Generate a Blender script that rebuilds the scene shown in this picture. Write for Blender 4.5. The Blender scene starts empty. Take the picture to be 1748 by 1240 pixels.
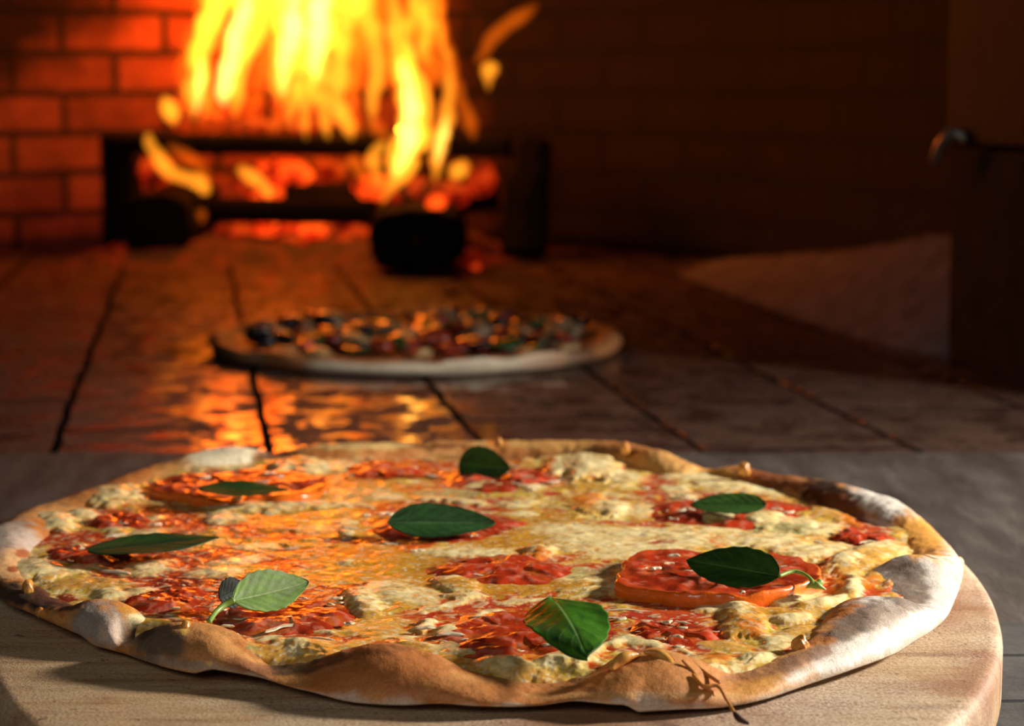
import bpy, math, random
import numpy as np
random.seed(7); rng = np.random.default_rng(7)
C = bpy.context.scene.collection
# ------------------------------------------------------------------ camera model
CH, CP, CF = .1875, .134, 3454.
BT = .0221                                   # top of the wooden board
def U(px, py, z):
    """pixel -> point on the plane z (metres)"""
    a = (px-874)/CF; b = -(py-620)/CF
    t = (z-CH)/(-math.sin(CP)+b*math.cos(CP))
    return a*t, (math.cos(CP)+b*math.sin(CP))*t
def P(x, y, z):
    d = y*math.cos(CP)-(z-CH)*math.sin(CP); v = y*math.sin(CP)+(z-CH)*math.cos(CP)
    return 874+CF*x/d, 620-CF*v/d
def D(px, py, y):
    """pixel -> point on the vertical plane at distance y"""
    a = (px-874)/CF; b = -(py-620)/CF
    t = y/(math.cos(CP)+b*math.sin(CP))
    return a*t, y, CH+(-math.sin(CP)+b*math.cos(CP))*t

# ------------------------------------------------------------------ noise
_tab = rng.random((8, 256, 256))
def vnoise(x, y, k=0):
    xi = np.floor(x).astype(int); yi = np.floor(y).astype(int)
    fx = x-xi; fy = y-yi; fx = fx*fx*(3-2*fx); fy = fy*fy*(3-2*fy)
    T = _tab[k % 8]
    a = T[yi % 256, xi % 256]; b = T[yi % 256, (xi+1) % 256]; c = T[(yi+1) % 256, xi % 256]; d = T[(yi+1) % 256, (xi+1) % 256]
    return (a*(1-fx)+b*fx)*(1-fy)+(c*(1-fx)+d*fx)*fy
def fbm(x, y, k=0, o=4):
    s = 0; a = .5; n = 0
    for i in range(o):
        s = s+a*vnoise(x*2**i+17*i, y*2**i+31*i, k+i); n += a; a *= .5
    return s/n
def sst(a, b, x):
    t = np.clip((x-a)/(b-a), 0, 1); return t*t*(3-2*t)

# ------------------------------------------------------------------ mesh helpers
def make(name, v, f, mat, parent=None, col=None, smooth=True, loc=None):
    v = np.asarray(v, dtype=np.float64).reshape(-1, 3); 
    me = bpy.data.meshes.new(name)
    if isinstance(f, np.ndarray):
        n, k = f.shape
        me.vertices.add(len(v)); me.vertices.foreach_set('co', v.ravel().astype(np.float32))
        me.loops.add(n*k); me.loops.foreach_set('vertex_index', f.ravel().astype(np.int32))
        me.polygons.add(n); me.polygons.foreach_set('loop_start', (np.arange(n)*k).astype(np.int32))
        me.update(calc_edges=True); me.validate()
    else:
        me.from_pydata([tuple(p) for p in v], [], [tuple(int(i) for i in q) for q in f]); me.update()
    if smooth: me.polygons.foreach_set('use_smooth', [True]*len(me.polygons))
    if col is not None:
        a = me.color_attributes.new('Col', 'FLOAT_COLOR', 'POINT')
        c = np.ones((len(v), 4), np.float32); c[:, :3] = np.clip(col, 0, 1); a.data.foreach_set('color', c.ravel())
    if mat: me.materials.append(mat)
    o = bpy.data.objects.new(name, me); C.objects.link(o)
    if loc is not None: o.location = loc
    if parent: o.parent = parent
    return o
def tag(o, label=None, cat=None, group=None, kind=None):
    for k, w in (('label', label), ('category', cat), ('group', group), ('kind', kind)):
        if w: o[k] = w
    return o
def empty(name, loc=(0, 0, 0)):
    o = bpy.data.objects.new(name, None); C.objects.link(o); o.location = loc; o.empty_display_size = .02; return o
def gridfaces(nu, nv, cu=False, cv=False):
    i = np.arange(nu if cu else nu-1)[:, None]; j = np.arange(nv if cv else nv-1)[None, :]
    i2 = (i+1) % nu; j2 = (j+1) % nv
    z = np.zeros_like(i+j)
    return np.stack([(i*nv+j+z), (i2*nv+j+z), (i2*nv+j2+z), (i*nv+j2+z)], -1).reshape(-1, 4)
def box(x0, x1, y0, y1, z0, z1, bev=0):
    import bmesh
    bm = bmesh.new(); bmesh.ops.create_cube(bm, size=1)
    for v in bm.verts: v.co = ((x0+x1)/2+v.co.x*(x1-x0), (y0+y1)/2+v.co.y*(y1-y0), (z0+z1)/2+v.co.z*(z1-z0))
    if bev: bmesh.ops.bevel(bm, geom=list(bm.edges), offset=bev, segments=3, profile=.6, affect='EDGES')
    return bm
def bmobj(name, bm, mat, parent=None, smooth=False):
    me = bpy.data.meshes.new(name); bm.to_mesh(me); bm.free(); me.materials.append(mat)
    if smooth: me.polygons.foreach_set('use_smooth', [True]*len(me.polygons))
    o = bpy.data.objects.new(name, me); C.objects.link(o)
    if parent: o.parent = parent
    return o
def crom(pts, n, closed=False):
    p = np.asarray(pts, float); m = len(p); out = []
    segs = m if closed else m-1
    t = np.linspace(0, segs, n, endpoint=not closed)
    i = np.minimum(t.astype(int), segs-1); f = (t-i)[:, None]
    g = (lambda k: p[k % m]) if closed else (lambda k: p[np.clip(k, 0, m-1)])
    a, b, c, d = g(i-1), g(i), g(i+1), g(i+2)
    return .5*(2*b+(c-a)*f+(2*a-5*b+4*c-d)*f**2+(-a+3*b-3*c+d)*f**3)
def tube(pts, rad, n=40, seg=10, flat=None, closed_ends=True):
    """swept tube: pts world control points, rad radii; returns v, f"""
    q = crom(np.c_[np.asarray(pts, float), np.asarray(rad, float)], n)
    p, r = q[:, :3], np.maximum(q[:, 3], 1e-5)
    t = np.gradient(p, axis=0); t /= np.linalg.norm(t, axis=1)[:, None]+1e-12
    ref = np.array([0, 1., 0]) if abs(t[:, 1]).mean() < .8 else np.array([0, 0, 1.])
    s = np.cross(t, ref); s /= np.linalg.norm(s, axis=1)[:, None]+1e-12
    u = np.cross(s, t)
    a = np.linspace(0, 2*np.pi, seg, endpoint=False)
    k = 1 if flat is None else flat
    v = p[:, None]+r[:, None, None]*(np.cos(a)[None, :, None]*s[:, None]+k*np.sin(a)[None, :, None]*u[:, None])
    f = gridfaces(n, seg, cv=True)
    v = v.reshape(-1, 3); N = len(v)
    v = np.vstack([v, p[0]-t[0]*r[0]*.6, p[-1]+t[-1]*r[-1]*.6])
    fs = [tuple(x) for x in f]
    for j in range(seg):
        fs.append((N, j, (j+1) % seg)) ; fs.append((N+1, (n-1)*seg+(j+1) % seg, (n-1)*seg+j))
    return v, fs

# ------------------------------------------------------------------ materials
class M:
    def __init__(s, name):
        s.m = bpy.data.materials.new(name); s.m.use_nodes = True; s.t = s.m.node_tree; s.t.nodes.clear()
        s.out = s.n('ShaderNodeOutputMaterial')
    def n(s, k, **kw):
        x = s.t.nodes.new(k)
        for a, b in kw.items():
            if a.startswith('i_'): 
                key = a[2:].replace('_', ' '); x.inputs[int(key) if key.isdigit() else key].default_value = b
            else: setattr(x, a, b)
        return x
    def l(s, a, b): s.t.links.new(a, b)
    def bsdf(s, **kw):
        b = s.n('ShaderNodeBsdfPrincipled')
        for a, v in kw.items(): b.inputs[a.replace('_', ' ')].default_value = v
        s.l(b.outputs[0], s.out.inputs[0]); s.b = b; return b
    def coord(s, scale=(1, 1, 1), rot=(0, 0, 0), loc=(0, 0, 0)):
        c = s.n('ShaderNodeTexCoord'); mp = s.n('ShaderNodeMapping'); s.l(c.outputs['Object'], mp.inputs[0])
        mp.inputs['Scale'].default_value = scale; mp.inputs['Rotation'].default_value = rot; mp.inputs['Location'].default_value = loc
        return mp.outputs[0]
    def noise(s, vec, scale, detail=4, rough=.55):
        x = s.n('ShaderNodeTexNoise'); x.inputs['Scale'].default_value = scale; x.inputs['Detail'].default_value = detail; x.inputs['Roughness'].default_value = rough
        s.l(vec, x.inputs['Vector']); return x.outputs[0]
    def ramp(s, fac, stops):
        r = s.n('ShaderNodeValToRGB'); e = r.color_ramp.elements
        while len(e) < len(stops): e.new(.5)
        for q, (p, c) in zip(e, stops):
            q.position = p; q.color = (c, c, c, 1) if not hasattr(c, '__len__') else (*c, 1)
        s.l(fac, r.inputs[0]); return r.outputs[0]
    def mix(s, fac, a, b, mode='MIX'):
        x = s.n('ShaderNodeMix', data_type='RGBA', blend_type=mode)
        for i, w in ((0, fac), (6, a), (7, b)):
            if hasattr(w, 'is_linked'): s.l(w, x.inputs[i])
            elif i == 0: x.inputs[0].default_value = w
            else: x.inputs[i].default_value = (*w, 1)
        return x.outputs[2]
    def bump(s, h, strength, dist, prev=None):
        x = s.n('ShaderNodeBump'); x.inputs['Strength'].default_value = strength; x.inputs['Distance'].default_value = dist
        s.l(h, x.inputs['Height'])
        if prev is not None: s.l(prev, x.inputs['Normal'])
        return x.outputs[0]

def topping_mat():
    m = M('pizza_topping'); b = m.bsdf(Roughness=.3, Subsurface_Weight=.12, Subsurface_Scale=.003); b.inputs['Specular IOR Level'].default_value = .3
    b.inputs['Subsurface Radius'].default_value = (1, .45, .15)
    at = m.n('ShaderNodeAttribute', attribute_name='Col').outputs['Color']
    v = m.coord()
    n1 = m.noise(v, 260, 3, .5)
    c = m.mix(.55, at, m.ramp(n1, [(.3, .6), (.5, 1), (.7, 1.15)]), 'MULTIPLY')
    m.l(c, b.inputs['Base Color'])
    m.l(m.ramp(m.noise(v, 160, 2), [(.34, .12), (.50, .55)]), b.inputs['Roughness'])
    b.inputs['Coat Weight'].default_value = .2; b.inputs['Coat Roughness'].default_value = .12
    nb = m.bump(m.noise(v, 150, 3, .5), .5, .0013); nb = m.bump(m.noise(v, 600, 2), .15, .0003, nb)
    m.l(nb, b.inputs['Normal']); m.l(nb, b.inputs['Coat Normal'])
    return m.m
def crust_mat():
    m = M('baked_crust'); b = m.bsdf(Roughness=.6)
    at = m.n('ShaderNodeAttribute', attribute_name='Col').outputs['Color']; v = m.coord()
    sp = m.noise(v, 1500, 2, .7)
    c = m.mix(.6, at, m.ramp(m.noise(v, 220, 5, .65), [(.3, .68), (.5, 1), (.72, 1.2)]), 'MULTIPLY')
    c = m.mix(.5, c, m.ramp(sp, [(.35, .6), (.5, 1), (.68, 1.35)]), 'MULTIPLY')
    m.l(c, b.inputs['Base Color'])
    nb = m.bump(m.noise(v, 90, 5, .6), .35, .002); nb = m.bump(sp, .35, .0004, nb); m.l(nb, b.inputs['Normal'])
    return m.m
def simple(name, col, rough=.5, spec=.5, nscale=None, c2=None, bump=0, coat=0, sss=0, **kw):
    m = M(name); b = m.bsdf(Roughness=rough); b.inputs['Specular IOR Level'].default_value = spec
    b.inputs['Base Color'].default_value = (*col, 1); b.inputs['Coat Weight'].default_value = coat; b.inputs['Coat Roughness'].default_value = .1
    if sss: b.inputs['Subsurface Weight'].default_value = sss; b.inputs['Subsurface Scale'].default_value = .003
    if kw.get('metal'): b.inputs['Metallic'].default_value = kw['metal']
    if nscale:
        v = m.coord(); nn = m.noise(v, nscale, 5, .6)
        m.l(m.ramp(nn, [(.35, col), (.65, c2 or tuple(x*.6 for x in col))]), b.inputs['Base Color'])
        if bump: m.l(m.bump(nn, .6, bump), b.inputs['Normal'])
    return m.m
def attr_mat(name, rough, coat, nscale, bumpd, trans=0):
    m = M(name); b = m.bsdf(Roughness=rough); b.inputs['Coat Weight'].default_value = coat; b.inputs['Coat Roughness'].default_value = .12
    at = m.n('ShaderNodeAttribute', attribute_name='Col').outputs['Color']; v = m.coord()
    nn = m.noise(v, nscale, 4, .6)
    m.l(m.mix(.5, at, m.ramp(nn, [(.3, .7), (.5, 1), (.7, 1.2)]), 'MULTIPLY'), b.inputs['Base Color'])
    nb = m.bump(nn, .5, bumpd); m.l(nb, b.inputs['Normal']); m.l(nb, b.inputs['Coat Normal'])
    return m.m
MT, MC = topping_mat(), crust_mat()
MTOM = attr_mat('tomato_flesh', .3, .4, 220, .0008)
MLEAF = attr_mat('basil_leaf', .60, .0, 500, .0003); MGLOSS = attr_mat('basil_leaf_glossy', .42, .12, 500, .0003)
for _m in (MLEAF, MGLOSS): _m.node_tree.nodes['Principled BSDF'].inputs['Specular IOR Level'].default_value = .22

def brick_mat(name, c1, c2, mortar, w, h, vec_rot=(0, 0, 0), loc=(0, 0, 0), msize=.006, rough=.85, spec=.3, swap=None, bumpd=.006):
    m = M(name); b = m.bsdf(Roughness=rough); b.inputs['Specular IOR Level'].default_value = spec
    if swap == 'uv':
        uv = m.n('ShaderNodeUVMap').outputs[0]; mp = m.n('ShaderNodeMapping'); m.l(uv, mp.inputs[0]); v = mp.outputs[0]
    else: v = m.coord(rot=vec_rot, loc=loc)
    nz = m.n('ShaderNodeTexNoise'); nz.inputs['Scale'].default_value = 14; m.l(v, nz.inputs['Vector'])
    vm = m.n('ShaderNodeVectorMath', operation='MULTIPLY_ADD'); m.l(nz.outputs['Color'], vm.inputs[0]); vm.inputs[1].default_value = (.008, .008, .008); m.l(v, vm.inputs[2])
    br = m.n('ShaderNodeTexBrick'); m.l(vm.outputs[0], br.inputs['Vector'])
    br.inputs['Scale'].default_value = 1; br.inputs['Brick Width'].default_value = w; br.inputs['Row Height'].default_value = h; br.inputs['Mortar Size'].default_value = msize
    br.inputs['Mortar Smooth'].default_value = .3
    br.inputs['Color1'].default_value = (*c1, 1); br.inputs['Color2'].default_value = (*c2, 1); br.inputs['Mortar'].default_value = (*mortar, 1)
    n2 = m.noise(v, 30, 6, .65)
    c = m.mix(.7, br.outputs['Color'], m.ramp(n2, [(.3, .45), (.5, .9), (.7, 1.35)]), 'MULTIPLY')
    if swap == 'uv':      # soot plus firelight falloff put into the colour: bright by the fire, black elsewhere
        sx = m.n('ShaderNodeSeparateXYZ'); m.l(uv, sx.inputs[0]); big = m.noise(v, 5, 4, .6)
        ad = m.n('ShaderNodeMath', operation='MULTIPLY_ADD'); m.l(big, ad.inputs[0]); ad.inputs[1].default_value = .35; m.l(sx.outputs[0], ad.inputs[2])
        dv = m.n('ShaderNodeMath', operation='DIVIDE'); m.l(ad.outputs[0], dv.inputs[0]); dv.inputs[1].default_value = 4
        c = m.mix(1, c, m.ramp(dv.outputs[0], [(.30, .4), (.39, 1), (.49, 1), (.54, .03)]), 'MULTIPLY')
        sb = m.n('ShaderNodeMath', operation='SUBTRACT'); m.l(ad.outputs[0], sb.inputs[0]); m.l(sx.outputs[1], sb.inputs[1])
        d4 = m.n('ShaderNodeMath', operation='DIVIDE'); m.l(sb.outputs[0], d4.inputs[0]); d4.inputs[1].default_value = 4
        c = m.mix(1, c, m.ramp(d4.outputs[0], [(.333, .05), (.356, 1)]), 'MULTIPLY')  # colour darker toward the upper left, along a diagonal
    m.l(c, b.inputs['Base Color'])
    nb = m.bump(br.outputs['Fac'], -.8, bumpd) if False else None
    inv = m.n('ShaderNodeMath', operation='SUBTRACT'); inv.inputs[0].default_value = 1; m.l(br.outputs['Fac'], inv.inputs[1])
    nb = m.bump(inv.outputs[0], .8, bumpd); nb = m.bump(n2, .5, .004, nb); m.l(nb, b.inputs['Normal'])
    return m, b, v, br

# ------------------------------------------------------------------ camera
cd = bpy.data.cameras.new('camera'); cam = bpy.data.objects.new('camera', cd); C.objects.link(cam)
cam.location = (0, 0, CH); cam.rotation_euler = (math.pi/2-CP, 0, 0)
cd.sensor_width = 36; cd.lens = CF/1748*36; cd.clip_start = .02; cd.clip_end = 50
cd.dof.use_dof = True; cd.dof.focus_distance = .60; cd.dof.aperture_fstop = 14
bpy.context.scene.camera = cam

# ================================================================== PIZZA CRUST
PCX, PCY = -.012, .693
W_ = (.78, .70, .60); G_ = (.20, .14, .10); K_ = (.80, .60, .34); B_ = (.50, .17, .035); DB = (.22, .06, .015); D_ = (.025, .012, .006); GO = (.72, .33, .06)
# stations: crest pixel x, y, crest height above board, outer bottom pixel x, y (None: behind), inner width
ST = [
 (1606, 954, .0120, 1642, 976, .012), (1560, 950, .0132, 1641, 995, .014), (1540, 985, .0085, 1632, 1020, .016), (1560, 1030, .007, 1612, 1058, .012), (1535, 1020, .0125, 1570, 1090, .014),
 (1490, 1024, .0130, 1515, 1118, .016), (1440, 1060, .011, 1450, 1142, .012), (1385, 1108, .0085, 1380, 1160, .010), (1310, 1140, .0065, 1305, 1184, .008),
 (1250, 1152, .0062, 1235, 1197, .008), (1190, 1124, .0105, 1170, 1203, .012), (1130, 1110, .0125, 1110, 1206, .013), (1065, 1128, .0105, 1050, 1207, .012),
 (1000, 1160, .0065, 985, 1202, .009), (930, 1174, .0045, 925, 1200, .007), (865, 1163, .006, 865, 1203, .008), (800, 1147, .0082, 800, 1204, .010),
 (720, 1117, .0115, 735, 1200, .012), (650, 1102, .0128, 670, 1197, .013), (590, 1112, .0105, 605, 1190, .011), (520, 1133, .0062, 545, 1183, .008),
 (455, 1133, .0052, 480, 1170, .008), (405, 1105, .0085, 415, 1157, .010), (360, 1072, .0120, 360, 1151, .013), (300, 1063, .0125, 300, 1140, .014), (245, 1078, .0095, 250, 1124, .012), (213, 1096, .0045, 214, 1109, .008),
 (200, 1048, .0105, 185, 1103, .013), (155, 1026, .0120, 140, 1092, .014), (110, 1036, .0085, 95, 1073, .010), (55, 1012, .0085, 45, 1050, .010), (10, 985, .0095, 5, 1032, .011),
 (-12, 950, .0110, None, None, .013), (-5, 905, .0125, None, None, .016), (30, 888, .0115, None, None, .016), (60, 870, .0095, None, None, .013), (130, 845, .0100, None, None, .012), (190, 824, .0095, None, None, .012), (250, 800, .0098, None, None, .011),
 (295, 788, .0100, None, None, .012), (345, 770, .0125, None, None, .015), (400, 763, .0130, None, None, .015), (438, 768, .0105, None, None, .012), (475, 773, .0085, None, None, .011),
 (530, 762, .0105, None, None, .014), (600, 756, .0115, None, None, .014), (690, 757, .0100, None, None, .012), (780, 753, .0105, None, None, .012), (850, 753, .0105, None, None, .012), (930, 753, .0110, None, None, .013),
 (1010, 753, .0120, None, None, .014), (1080, 758, .0135, None, None, .016), (1130, 772, .0135, None, None, .016), (1175, 792, .0110, None, None, .012), (1205, 802, .0088, None, None, .010),
 (1260, 797, .0115, None, None, .013), (1320, 810, .0115, None, None, .013), (1390, 818, .0128, None, None, .016), (1450, 831, .0138, None, None, .017), (1510, 848, .0138, None, None, .016), (1550, 876, .0115, None, None, .013),
 (1568, 898, .0085, None, None, .010), (1592, 922, .0092, None, None, .012), (1606, 940, .0105, None, None, .012),
]
def build_rails():
    rows = []
    for cx, cy, hc, ox, oy, wi in ST:
        c = U(cx, cy, BT+hc)
        a = math.atan2(c[1]-PCY, c[0]-PCX); rc = math.hypot(c[0]-PCX, c[1]-PCY)
        if ox is None: ro = rc+.0065; ax = a
        else:
            o = U(ox, oy, BT+.0035); ax = math.atan2(o[1]-PCY, o[0]-PCX); ro = math.hypot(o[0]-PCX, o[1]-PCY); 
        rows.append((PCX+ro*math.cos(ax), PCY+ro*math.sin(ax), c[0], c[1], hc, wi))
    return crom(rows, 1500, closed=True)
RL = build_rails(); NA, NS = 1500, 64
def crust_surface():
    O, Cc, hc, wi = RL[:, 0:2], RL[:, 2:4], RL[:, 4], RL[:, 5]
    ang = np.linspace(0, 2*np.pi, NA, endpoint=False)
    dC = Cc-np.array([PCX, PCY]); L = np.linalg.norm(dC, axis=1)[:, None]; un = dC/L
    ho = .0028+.0022*vnoise(ang*7, ang*0, 1)                     # height of the outer lip
    lift = .0022*sst(.5, .8, vnoise(ang*5+3, ang*0+2, 2))
    V = np.zeros((NA, NS, 3)); S = np.zeros((NA, NS))
    # bottom inner -> outer lip -> crest -> inner
    n1, n2 = 10, 30
    for j in range(NS):
        if j < n1:
            t = j/(n1-1); xy = O-un*.05*(1-t)**1.0-un*.004*(1-t)*0
            z = .0004+(ho*.55+lift)*t**3; xy = xy-un*.003*(1-t**4)
            V[:, j, :2] = xy; V[:, j, 2] = z; S[:, j] = -1+t
        elif j < n1+n2:
            t = (j-n1+1)/n2; th = t*np.pi/2
            a, b = np.sin(th)**.9, 1-np.cos(th)**1.25            # rises first, then rounds over
            rise = np.sin(th)**1.15; run = 1-np.cos(th)
            xy = O*(1-run)+Cc*run + un*(.0016*np.sin(np.pi*t))
            z = (ho*.55+lift)*(1-rise)+hc*rise
            V[:, j, :2] = xy; V[:, j, 2] = z; S[:, j] = t
        else:
            t = (j-n1-n2+1)/(NS-n1-n2); th = t*np.pi/2
            xy = Cc-un*(wi*(np.sin(th*.999)*.6+.4*t))[:, None]
            z = hc+(.0035-hc)*(1-np.cos(th))**1.1
            V[:, j, :2] = xy; V[:, j, 2] = z; S[:, j] = 1+t
    # lumps
    x, y = V[..., 0]*100, V[..., 1]*100
    w = np.clip(S, 0, 1)
    V[..., 2] += w*(.0016*(fbm(x*.9, y*.9, 3, 3)-.5)+.0006*(fbm(x*4, y*4, 4, 3)-.5))
    V[..., 2] += BT
    return V, S
CV, CS = crust_surface()
def ell(px, py, cx, cy, rx, ry, rot, warp=0):
    r = math.radians(rot); dx, dy = px-cx, py-cy
    u = (dx*math.cos(r)+dy*math.sin(r))/rx; v = (-dx*math.sin(r)+dy*math.cos(r))/ry
    return np.sqrt(u*u+v*v)+warp
CST = [ # crust bake marks: cx, cy, rx, ry, rot, colour, strength
 (1350, 1170, 130, 30, -8, GO, .7), (1150, 1150, 110, 45, 0, (.60, .24, .06), .9), (900, 1185, 170, 25, 0, (.55, .2, .05), .8), (650, 1140, 120, 45, 0, (.50, .17, .04), .9), (1560, 1000, 110, 90, 0, W_, 1), (1530, 1080, 90, 45, -25, W_, 1), (1440, 1120, 90, 30, -20, W_, .9),
 (1545, 985, 42, 34, 0, G_, .95), (1550, 1020, 40, 25, 0, G_, .9), (1462, 1062, 58, 22, -32, G_, .95), (1515, 1050, 40, 22, -20, (.42, .3, .22), .7), (1370, 1125, 60, 14, -22, (.30, .15, .08), .85), (1290, 1150, 50, 10, -10, (.40, .18, .07), .8),
 (1565, 915, 60, 30, 35, (.78, .36, .06), 1), (1520, 885, 26, 8, 20, DB, .8), (1590, 940, 8, 5, 0, DB, .8),
 (1500, 856, 62, 24, 15, W_, 1), (1490, 895, 40, 12, 20, (.7, .6, .5), .9), (1405, 840, 52, 24, 10, D_, 1), (1440, 865, 45, 18, 30, DB, .9), (1320, 818, 60, 18, 8, DB, .9), (1270, 803, 30, 8, 0, (.35, .1, .02), .8),
 (1210, 812, 50, 14, 0, GO, .9), (1130, 790, 70, 22, 15, (.80, .42, .12), .95), (1060, 764, 60, 10, 5, (.55, .2, .05), .9), (960, 760, 80, 10, 0, (.72, .36, .1), .9), (850, 757, 60, 8, 0, (.72, .4, .12), .9), (850, 756, 18, 8, 0, (.8, .25, .03), .9), (740, 762, 60, 6, 0, DB, .8), (620, 760, 90, 10, 0, (.75, .5, .18), .9),
 (465, 780, 45, 12, -5, (.16, .06, .02), 1), (375, 780, 75, 22, -12, (.85, .72, .48), 1), (290, 800, 40, 14, -12, (.45, .2, .05), .9), (170, 840, 80, 22, -18, (.35, .13, .03), .9), (60, 875, 60, 16, -15, (.6, .28, .09), .9),
 (15, 925, 55, 40, 0, (.28, .24, .19), 1), (45, 925, 35, 25, 30, (.62, .48, .38), .8), (25, 965, 50, 26, 0, (.72, .42, .18), .9), (40, 946, 12, 7, 0, (.35, .08, .02), .9), (22, 972, 10, 5, 0, (.35, .08, .02), .9), (60, 950, 8, 5, 0, DB, .8),
 (60, 1020, 80, 22, 10, (.06, .03, .018), 1), (45, 1002, 12, 8, 0, (.75, .3, .05), .9), (70, 1045, 8, 6, 0, (.8, .3, .05), .9), (105, 1050, 7, 6, 0, (.6, .15, .03), .9), (120, 1032, 25, 14, 0, D_, .8), (10, 1005, 40, 12, 0, (.07, .04, .02), .9),
 (165, 1065, 52, 36, 0, (.33, .27, .22), 1), (195, 1075, 25, 28, 0, (.62, .45, .34), .8), (238, 1062, 24, 26, 15, (.85, .68, .36), 1), (222, 1040, 22, 9, 0, (.7, .3, .04), .9),
 (275, 1098, 62, 34, 10, (.15, .10, .06), 1), (240, 1080, 30, 12, -30, (.06, .035, .02), .9), (345, 1108, 34, 40, 10, (.55, .24, .07), .9), (300, 1132, 90, 10, 8, (.28, .2, .14), .8), (315, 1075, 8, 10, 0, (.85, .5, .1), 1), (357, 1133, 6, 5, 0, (.85, .45, .08), 1),
 (500, 1143, 55, 12, -5, (.10, .045, .02), .95), (570, 1125, 50, 12, -15, (.12, .05, .02), .95), (430, 1145, 45, 14, 20, (.38, .15, .06), .9), (565, 1142, 26, 5, -15, (.5, .18, .07), .7), (640, 1110, 70, 10, -5, (.28, .1, .03), .7),
 (1090, 1188, 200, 7, 0, (.75, .42, .15), .6), (1010, 1150, 50, 12, -20, (.3, .1, .03), .6)]
def crust_colors():
    X, Y, Z = CV[..., 0], CV[..., 1], CV[..., 2]
    px, py = P(X, Y, Z)
    x, y = X*100, Y*100
    col = np.zeros(X.shape+(3,)); base = np.array(B_); alt = np.array((.62, .28, .08))
    k = sst(.35, .65, fbm(x*.8, y*.8, 5, 4))[..., None]
    col[:] = base*(1-k)+alt*k
    wn = (fbm(x*2.2, y*2.2, 6, 4)-.5)*.9
    for cx, cy, rx, ry, rot, c, s in CST:
        d = ell(px, py, cx, cy, rx*1.15, ry*1.15, rot, wn)
        m = (sst(1.1, .55, d)*s)[..., None]; m[CS < 0] *= .5
        col = col*(1-m)+np.array(c)*m
    # floured underside lip
    lip = sst(.26, .04, CS+(fbm(x*1.4, y*1.4, 2, 3)-.5)*.45)*sst(-1, -.1, CS)
    lipc = np.array((.66, .55, .43)) ; lw = (lip*sst(60, 700, px)*.9)[..., None]
    col = col*(1-lw)+lipc*lw
    col[CS < -.4] = (.5, .36, .22)
    return col
CCOL = crust_colors()
pizza = tag(empty('pizza', (PCX, PCY, BT)), 'large round baked tomato and cheese pizza lying on the wooden board in front', 'pizza')
def loc(v): return np.asarray(v)-np.array([PCX, PCY, BT])
crust = make('crust', loc(CV.reshape(-1, 3)), gridfaces(NA, NS, cu=True), MC, pizza, CCOL.reshape(-1, 3))

# ================================================================== TOPPING LAYER (height field)
gx = np.arange(-.185, .165, .00036); gy = np.arange(PCY-.168, PCY+.168, .00055)
GX, GY = np.meshgrid(gx, gy)                                   # [iy, ix]
BZ = .0072
PXg, PYg = P(GX, GY, BT+BZ)
# distance inside the inner rail
inner = CV[:, 50, :2]
ia = np.arctan2(inner[:, 1]-PCY, inner[:, 0]-PCX); ir = np.hypot(inner[:, 0]-PCX, inner[:, 1]-PCY)
od = np.argsort(ia); GA = np.arctan2(GY-PCY, GX-PCX); GR = np.hypot(GX-PCX, GY-PCY)
IR = np.interp(GA.ravel(), ia[od], ir[od], period=2*np.pi).reshape(GA.shape)
inside = IR-GR
def _ang(col_): 
    q_ = RL[:, col_]; return q_
ca_ = np.arctan2(RL[:, 3]-PCY, RL[:, 2]-PCX); cr_ = np.hypot(RL[:, 3]-PCY, RL[:, 2]-PCX); oc = np.argsort(ca_)
CR = np.interp(GA.ravel(), ca_[oc], cr_[oc], period=2*np.pi).reshape(GA.shape)-GR
HC = np.interp(GA.ravel(), ca_[oc], RL[oc, 4], period=2*np.pi).reshape(GA.shape)
x, y = GX*100, GY*100
# colours
IV = (.86, .65, .22); IV2 = (.92, .75, .36); YL = (.66, .42, .055); YO = (.58, .27, .018); OR = (.70, .20, .015); TO = (.42, .13, .02)
RD = (.45, .028, .008); RD2 = (.56, .07, .012); DR = (.20, .008, .004); OL = (.42, .36, .14)
wx, wy = fbm(x*1.1, y*1.1, 0, 4)-.5, fbm(x*1.1+50, y*1.1+9, 1, 4)-.5
f1 = fbm(x*.75+wx*2, y*.75+wy*2, 2, 5); f2 = fbm(x*2.2+wx*3, y*2.2+wy*3, 3, 4); f3 = fbm(x*6, y*6, 4, 3); f4 = fbm(x*1.4+7+wy*4, y*1.4+wx*4, 5, 4)
col = np.zeros(GX.shape+(3,)); col[:] = IV
def lay(mask, c):
    global col
    m = mask[..., None]; col = col*(1-m)+np.array(c)*m
lay(sst(.45, .62, f2), YL); lay(sst(.52, .68, f4)*.9, YO); lay(sst(.57, .66, f1)*.85, OR); lay(sst(.60, .68, f1), RD2)
Hh = BZ+.0016*(f1-.5)*-1+.0018*(f2-.5)+.0007*(f3-.5)
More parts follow.
